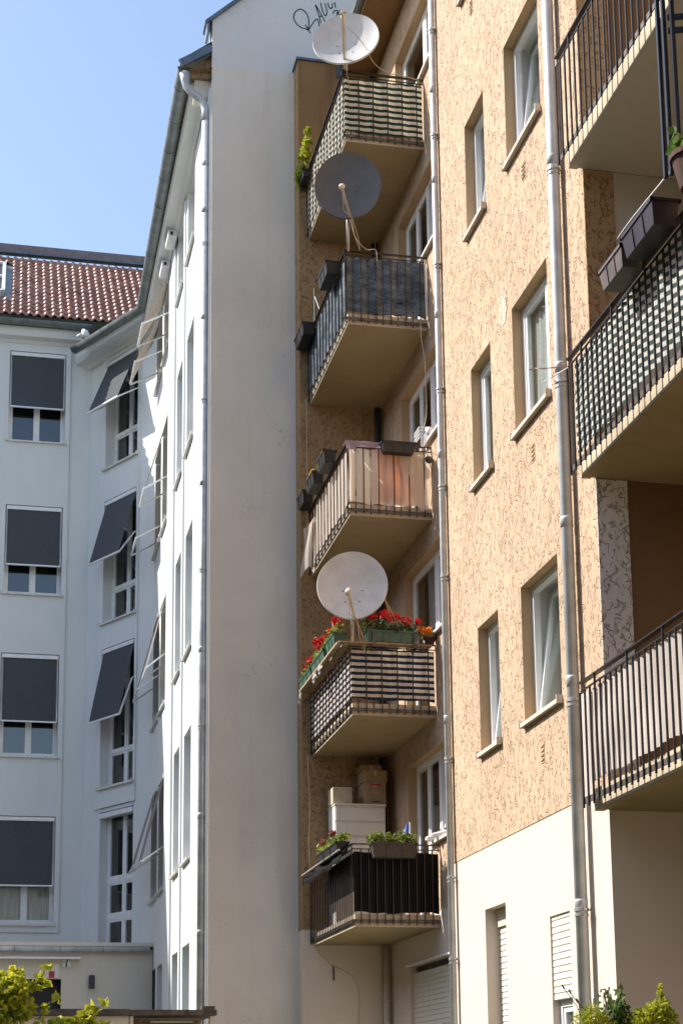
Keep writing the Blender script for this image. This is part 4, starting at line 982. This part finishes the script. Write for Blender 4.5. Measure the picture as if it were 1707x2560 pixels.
# white wire basket on a sill
T = thing('wire_basket', 'small white plastic basket on the window sill beside the mauve cloth', 'basket', (5.5, 20.25, z2+1.17))
m = MB()
for k in range(6): m.bar((5.44, 20.12+.05*k, z2+1.16), (5.43, 20.12+.05*k, z2+1.32), .007); m.bar((5.56, 20.12+.05*k, z2+1.16), (5.57, 20.12+.05*k, z2+1.32), .007)
for zz in (1.17, 1.22, 1.27, 1.32):
    m.bar((5.43, 20.11, z2+zz), (5.43, 20.38, z2+zz), .008); m.bar((5.43, 20.11, z2+zz), (5.57, 20.11, z2+zz), .008); m.bar((5.57, 20.11, z2+zz), (5.57, 20.38, z2+zz), .008)
m.build('basket_grid', 'frame', T)
T = thing('cup', 'white cup standing beside the basket on the sill', 'cup', (5.53, 19.98, z2+1.16))
m = MB(); m.tube([(5.53, 19.98, z2+1.155), (5.53, 19.98, z2+1.18), (5.53, 19.98, z2+1.25)], [.03, .045, .055], 12); m.build('bowl', 'white_item', T, smooth=True)
# round lamp like object at the wall end of the middle balcony
T = thing('loudhailer', 'round grey fitting hanging at the wall end of the middle left balcony rail', 'fitting', (5.52, 20.0, z2+.75))
m = MB(); m.tube([(5.52, 20.06, z2+.86), (5.52, 20.03, z2+.83), (5.52, 19.98, z2+.80), (5.52, 19.95, z2+.79)], [.02, .045, .05, .03], 12); m.build('body', 'band', T, smooth=True)
m = MB(); m.tube([(5.52, 20.05, z2+.84), (5.52, 20.06, z2+1.0)], .006, 5); m.build('strap', 'cable_dark', T)
# white bracket post at the wall end of the second balcony
m = MB(); m.bar((5.545, 20.07, z1+1.03), (5.555, 20.07, z1+.2), .022); o = recenter(m.build('white_post', 'frame')); tag(o, 'white post at the wall end of the dark stone print screen', 'post')
# drying rack corner (green white poles) behind the second balcony
T = thing('drying_rack', 'folded green and white drying rack at the far end of the second balcony', 'drying rack', (4.42, 22.5, z1+.9))
m = MB(); m.tube([(4.47, 22.45, z1+.2), (4.47, 22.45, z1+1.72)], .012, 6); m.build('pole', 'plastic_green', T)
m = MB(); m.tube([(4.47, 22.45, z1+1.6), (4.55, 22.3, z1+1.2)], .008, 6); m.tube([(4.47, 22.45, z1+1.19), (4.62, 22.0, z1+1.22)], .012, 6); m.build('arm', 'frame', T)
# hanging cables
def cable(label, pts, r=.006, mat='cable', cat='cable', name='cable'):
    P = [V(p) for p in pts]; Q = []
    for i in range(len(P)-1):
        for k in range(4):
            t = k/4; p0 = P[max(i-1, 0)]; p1 = P[i]; p2 = P[i+1]; p3 = P[min(i+2, len(P)-1)]
            Q.append(.5*((2*p1)+(-p0+p2)*t+(2*p0-5*p1+4*p2-p3)*t*t+(-p0+3*p1-3*p2+p3)*t**3))
    Q.append(P[-1]); m = MB(); m.tube(Q, r, 6); return tag(recenter(m.build(name, mat, smooth=True)), label, cat)
cable('pale cable drooping from the topmost dish along the front handrail', [(4.30, 19.5, 15.95), (4.62, 19.7, 15.83), (4.85, 19.95, 15.70), (5.10, 20.05, 15.645), (5.2, 20.06, 15.66), (5.35, 20.06, 15.63), (5.52, 20.06, 15.6)])
cable('pale cable looping from the dark dish mast to the handrail below', [(4.47, 19.95, 13.32), (4.56, 20.0, 13.05), (4.72, 20.06, 12.93), (4.85, 20.05, 12.93), (4.86, 20.05, 12.75)])
cable('pale cable dangling from the second balcony slab to the sill basket', [(5.47, 20.06, 12.0), (5.46, 20.03, 11.7), (5.50, 20.0, 11.3), (5.49, 19.95, 10.95), (5.53, 20.1, 10.6), (5.50, 20.2, 10.42)])
cable('thin pale cable hanging down the back wall edge between the left balconies', [(4.40, 22.80, 11.9), (4.405, 22.81, 10.8), (4.40, 22.80, 9.4)], .005)
cable('thin pale cable hanging down beside the lowest left balcony', [(4.38, 22.80, 6.4), (4.41, 22.80, 5.6), (4.39, 22.80, 5.1), (4.42, 22.78, 4.6)], .006)
cable('thin dark cable along the cream wall under the lowest balcony', [(4.5, 22.84, 3.6), (4.72, 22.84, 3.38), (4.9, 22.84, 3.3), (5.08, 22.84, 3.15), (5.12, 22.84, 2.8), (5.08, 22.84, 2.2)], .005)
cable('short dark plug lead hanging from the cable on the cream wall', [(4.745, 22.83, 3.36), (4.75, 22.83, 3.24), (4.75, 22.83, 3.16)], .010, 'cable_dark')
cable('tan rope tied from the lower pale dish to the front flower box', [(4.86, 19.97, 7.98), (4.95, 20.0, 7.75), (5.05, 20.02, 7.45)], .007, 'rope', 'rope', 'rope')
cable('second tan rope tied from the lower pale dish to the flower box end', [(4.86, 19.97, 7.98), (5.0, 20.0, 7.72), (5.12, 20.03, 7.47)], .007, 'rope', 'rope', 'rope')
cable('white wire running down the edge of the pink sheet by the wall', [(5.5, 20.05, 10.1), (5.56, 20.03, 9.8), (5.565, 20.02, 9.5), (5.55, 20.03, 9.28)], .005, 'frame')
m = MB(); m.tube([(4.30, 20.5, z3+1.1), (4.30, 20.55, z3+1.42)], .008, 6); o = recenter(m.build('plant_stake', 'fab_pink')); tag(o, 'pale plant stake standing in the geranium box nearest the corner', 'stake')
# ================================================================== things on the right hand balconies
planter('maroon flower box on the middle right balcony rail, beside the terracotta pot', (4.25, 9.32, RZ[1]+1.09), (4.25, 9.86, RZ[1]+1.09), .20, .17, 'plastic_maroon')
planter('brown flower box on the middle right balcony rail, nearest the downpipe', (4.25, 9.90, RZ[1]+1.07), (4.25, 10.33, RZ[1]+1.07), .18, .15, 'plastic_brown')
T = thing('flower_pot', 'ribbed terracotta flower pot on the middle right balcony rail', 'flower pot', (4.28, 9.0, RZ[1]+.98))
m = MB(); c = V((4.30, 8.98, RZ[1]+.98)); K = 20
prof = [(.0, .0), (.09, 0), (.135, .20), (.15, .20), (.15, .235), (.135, .235), (.12, .2), (0, .2)]
for (r_, z_) in prof:
    for k in range(K):
        rr = r_*(1+.03*(k % 2) if .0 < z_ < .2 else 1); a = 2*math.pi*k/K; m.v.append(c+V((math.cos(a)*rr, math.sin(a)*rr, z_)))
for i in range(len(prof)-1):
    for k in range(K): m.f.append((i*K+k, i*K+(k+1) % K, (i+1)*K+(k+1) % K, (i+1)*K+k))
m.build('pot', 'terracotta', T)
m = MB(); leaves(m, cloud((4.27, 8.98, RZ[1]+1.30), (.14, .14, .12), 40), .11); m.build('foliage', 'leaf', T, kind='stuff')
cable('taut white clothesline running across the middle right loggia', [(4.81, 11.56, 8.41), (4.70, 10.9, 8.26), (4.45, 9.3, 7.85)], .006, 'frame', 'clothesline', 'clothesline')
T = thing('wire_antenna', 'thin rusty rods fixed to the middle right balcony and crossing the downpipe', 'antenna', (4.3, 11.4, 7.2))
m = MB(); m.bar((4.36, 11.55, 7.28), (4.30, 12.33, 7.60), .008); m.build('rod', 'terracotta', T)
m = MB(); m.bar((4.36, 11.55, 7.27), (4.30, 11.97, 7.33), .008); m.bar((4.31, 12.2, 7.56), (4.30, 11.8, 7.32), .005); m.build('rod', 'galv', T)
T = thing('blue_metal_rack', 'dark blue metal frame hung outside the topmost right balcony', 'metal rack', (4.3, 9.2, 7.6))
m = MB()
for (x, y, zb_) in ((4.275, 9.35, 7.62), (4.285, 9.28, 7.60), (4.32, 9.22, 7.70), (4.375, 9.12, 7.70)):
    q = MB(); q.bar((x, y, zb_), (x, y, 10.1), .026); q.build('upright', 'iron_blue', T)
for zz in (8.76, 8.66, 7.70):
    m = MB(); m.bar((4.30, 9.25, zz), (4.62, 9.15, zz), .03); m.build('crossbar', 'iron_blue', T)
m = MB(); m.box(4.34, 4.60, 8.9, 9.14, 7.62, 7.78); m.build('tray', 'plastic_black', T, bevel=.01)
m = MB(); m.box(4.98, 5.12, 11.50, 11.55, 9.2, 9.72); o = recenter(m.build('green_board', 'plastic_green', bevel=.004)); tag(o, 'green board leaning on the loggia wall of the topmost right balcony', 'board')
for k, (x, zt_, w_, mm, lb) in enumerate(((5.12, 10.15, .07, 'fab_black', 'black garment drying on the topmost right balcony, farther left'), (5.16, 10.1, .10, 'fab_mauve', 'mauve garment drying on the topmost right balcony'), (5.24, 10.3, .10, 'fab_black', 'black garment drying on the topmost right balcony, nearest the image edge'))):
    m = MB(); y_ = 10.6-.25*k; m.grid(lambda s, q: (x-.12+w_*s, y_+.02*math.sin(s*8), zt_-.55+.55*q+.03*math.sin(s*6)*(1-q)), 8, 6); o = recenter(m.build('garment', mm, smooth=True)); tag(o, lb, 'garment', 'laundry on the topmost right balcony')
T = thing('laundry_rack', 'white wire laundry rack on the topmost right balcony', 'drying rack', (5.1, 10.3, 9.2))
m = MB()
for k in range(5): m.bar((4.9+.06*k, 9.9, 10.02), (4.9+.06*k, 10.9, 10.02), .006)
m.bar((4.88, 9.9, 10.02), (5.18, 9.9, 10.02), .01); m.bar((4.88, 10.9, 10.02), (5.18, 10.9, 10.02), .01); m.build('rack_wires', 'frame', T)
m = MB(); m.bar((4.9, 9.95, 9.2), (5.15, 9.95, 10.02), .012); m.bar((5.15, 9.95, 9.2), (4.9, 9.95, 10.02), .012); m.build('leg', 'frame', T)
m = MB(); m.bar((4.9, 10.85, 9.2), (5.15, 10.85, 10.02), .012); m.bar((5.15, 10.85, 9.2), (4.9, 10.85, 10.02), .012); m.build('leg', 'frame', T)
# ================================================================== plants at the bottom
def shrub(name, label, base, blobs, mat, lsize, seed, cat='shrub', twigs=(), stems=True, shape='leaf'):
    random.seed(seed); T = thing(name, label, cat, base); m = MB(); st = MB(); b = V(base)
    for (c, r_, n_) in blobs:
        leaves(m, cloud(c, r_, n_), lsize, .5, shape)
        mid = (b+V(c))/2+V((random.uniform(-.1, .1), random.uniform(-.1, .1), 0)); st.tube([b, mid, V(c)], [.025, .015, .006], 6)
    for tw in twigs:
        P = [V(p) for p in tw]; st.tube(P, .006, 5)
        for i in range(len(P)):
            leaves(m, cloud(P[i], (.05, .05, .05), 5), lsize*1.5, .5, shape)
    m.build('foliage', mat, T, kind='stuff'); st.build('branches', 'stem', T, kind='stuff'); return T
shrub('maple_bush', 'yellow green maple bush in front of the annex doorway', (.1, 16, 0),
      [((.02, 16, 2.62), (.24, .3, .16), 420), ((.20, 15.9, 2.60), (.16, .25, .15), 300), ((.28, 16.0, 2.44), (.14, .25, .16), 260), ((.10, 16, 2.38), (.3, .3, .22), 420), ((-.25, 16, 2.5), (.3, .35, .3), 380), ((.22, 16, 2.75), (.10, .12, .06), 60)], 'leaf_yellow', .07, 31, 'bush',
      [((.30, 16, 2.5), (.38, 16, 2.62), (.47, 16, 2.72), (.52, 16, 2.82)), ((.3, 16, 2.5), (.42, 16, 2.60), (.53, 16, 2.66))])
shrub('maple_sapling', 'low maple sapling with bare twigs in front of the bin shelter', (.85, 16, 0),
      [((.66, 16, 2.27), (.14, .15, .07), 110), ((.95, 16, 2.24), (.2, .15, .07), 110), ((.85, 16, 2.3), (.15, .1, .06), 60)], 'leaf_yellow', .07, 32, 'sapling',
      [((.85, 16, 2.25), (.9, 16, 2.36), (.94, 16, 2.43)), ((.85, 16, 2.25), (.98, 16, 2.38), (1.08, 16, 2.48)), ((.45, 16, 2.3), (.5, 16, 2.42), (.62, 16, 2.53))])
shrub('lavender', 'fine leaved green lavender at the foot of the big downpipe', (3.72, 10, 0),
      [((3.70, 10, 2.02), (.06, .1, .09), 170), ((3.76, 10, 2.06), (.06, .1, .09), 170), ((3.80, 10, 2.02), (.07, .1, .08), 170), ((3.84, 10, 1.98), (.06, .1, .07), 120)], 'leaf_yellow', .07, 33, 'plant', (), True, 'blade')
shrub('rose_bush', 'dark green rose bush in the planting beside the cream loggia wall', (3.97, 10.1, 0),
      [((3.93, 10.1, 2.06), (.07, .1, .07), 170), ((3.99, 10.1, 2.10), (.06, .1, .08), 170), ((3.97, 10.1, 2.0), (.1, .1, .08), 160)], 'leaf', .035, 34, 'bush', [((3.99, 10.1, 2.1), (4.0, 10.1, 2.18), (4.005, 10.1, 2.24)), ((3.9, 10.1, 2.05), (3.9, 10.1, 2.15), (3.89, 10.1, 2.22))])
shrub('conifer_bush', 'bright yellow green conifer bush at the bottom right, in front of the dark wall', (4.18, 10, 0),
      [((4.10, 10, 2.04), (.08, .12, .08), 240), ((4.18, 10, 2.08), (.07, .12, .08), 240), ((4.24, 10, 2.10), (.05, .1, .09), 180), ((4.28, 10, 2.04), (.06, .1, .08), 160), ((4.235, 10, 2.2), (.02, .03, .07), 50)], 'leaf_yellow', .035, 35, 'bush')
T = thing('grass_stalks', 'thin dark seed stalks rising in front of the big downpipe', 'grass stalks', (3.7, 10, 0)); random.seed(8)
m = MB()
for k in range(8):
    a = V((3.72+.02*k, 10, 2.0)); b = V((3.60+.05*k+random.uniform(-.03, .03), 10, 2.12+random.uniform(0, .12)))
    m.tube([a, (a+b)/2+V((.01, 0, .01)), b], .0025, 4); m.tube([b, b+(b-a).normalized()*.03], .006, 5)
m.build('stalk', 'stem', T, kind='stuff')
T = thing('wall_ornament', 'round pale ceramic disc among the bushes by the dark wall', 'ornament', (4.02, 10.3, 2.0))
m = MB(); c = V((4.06, 10.4, 2.13)); m.tube([c, c+V((0, -.015, 0))], .06, 20); m.build('disc', 'sill_stone', T)
m = MB(); m.tube([(4.06, 10.42, 0), (4.06, 10.42, 2.1)], .008, 6); m.build('stake', 'stem', T)
# ------------------------------------------------------------------ render settings
SC.render.resolution_x = 682; SC.render.resolution_y = 1024
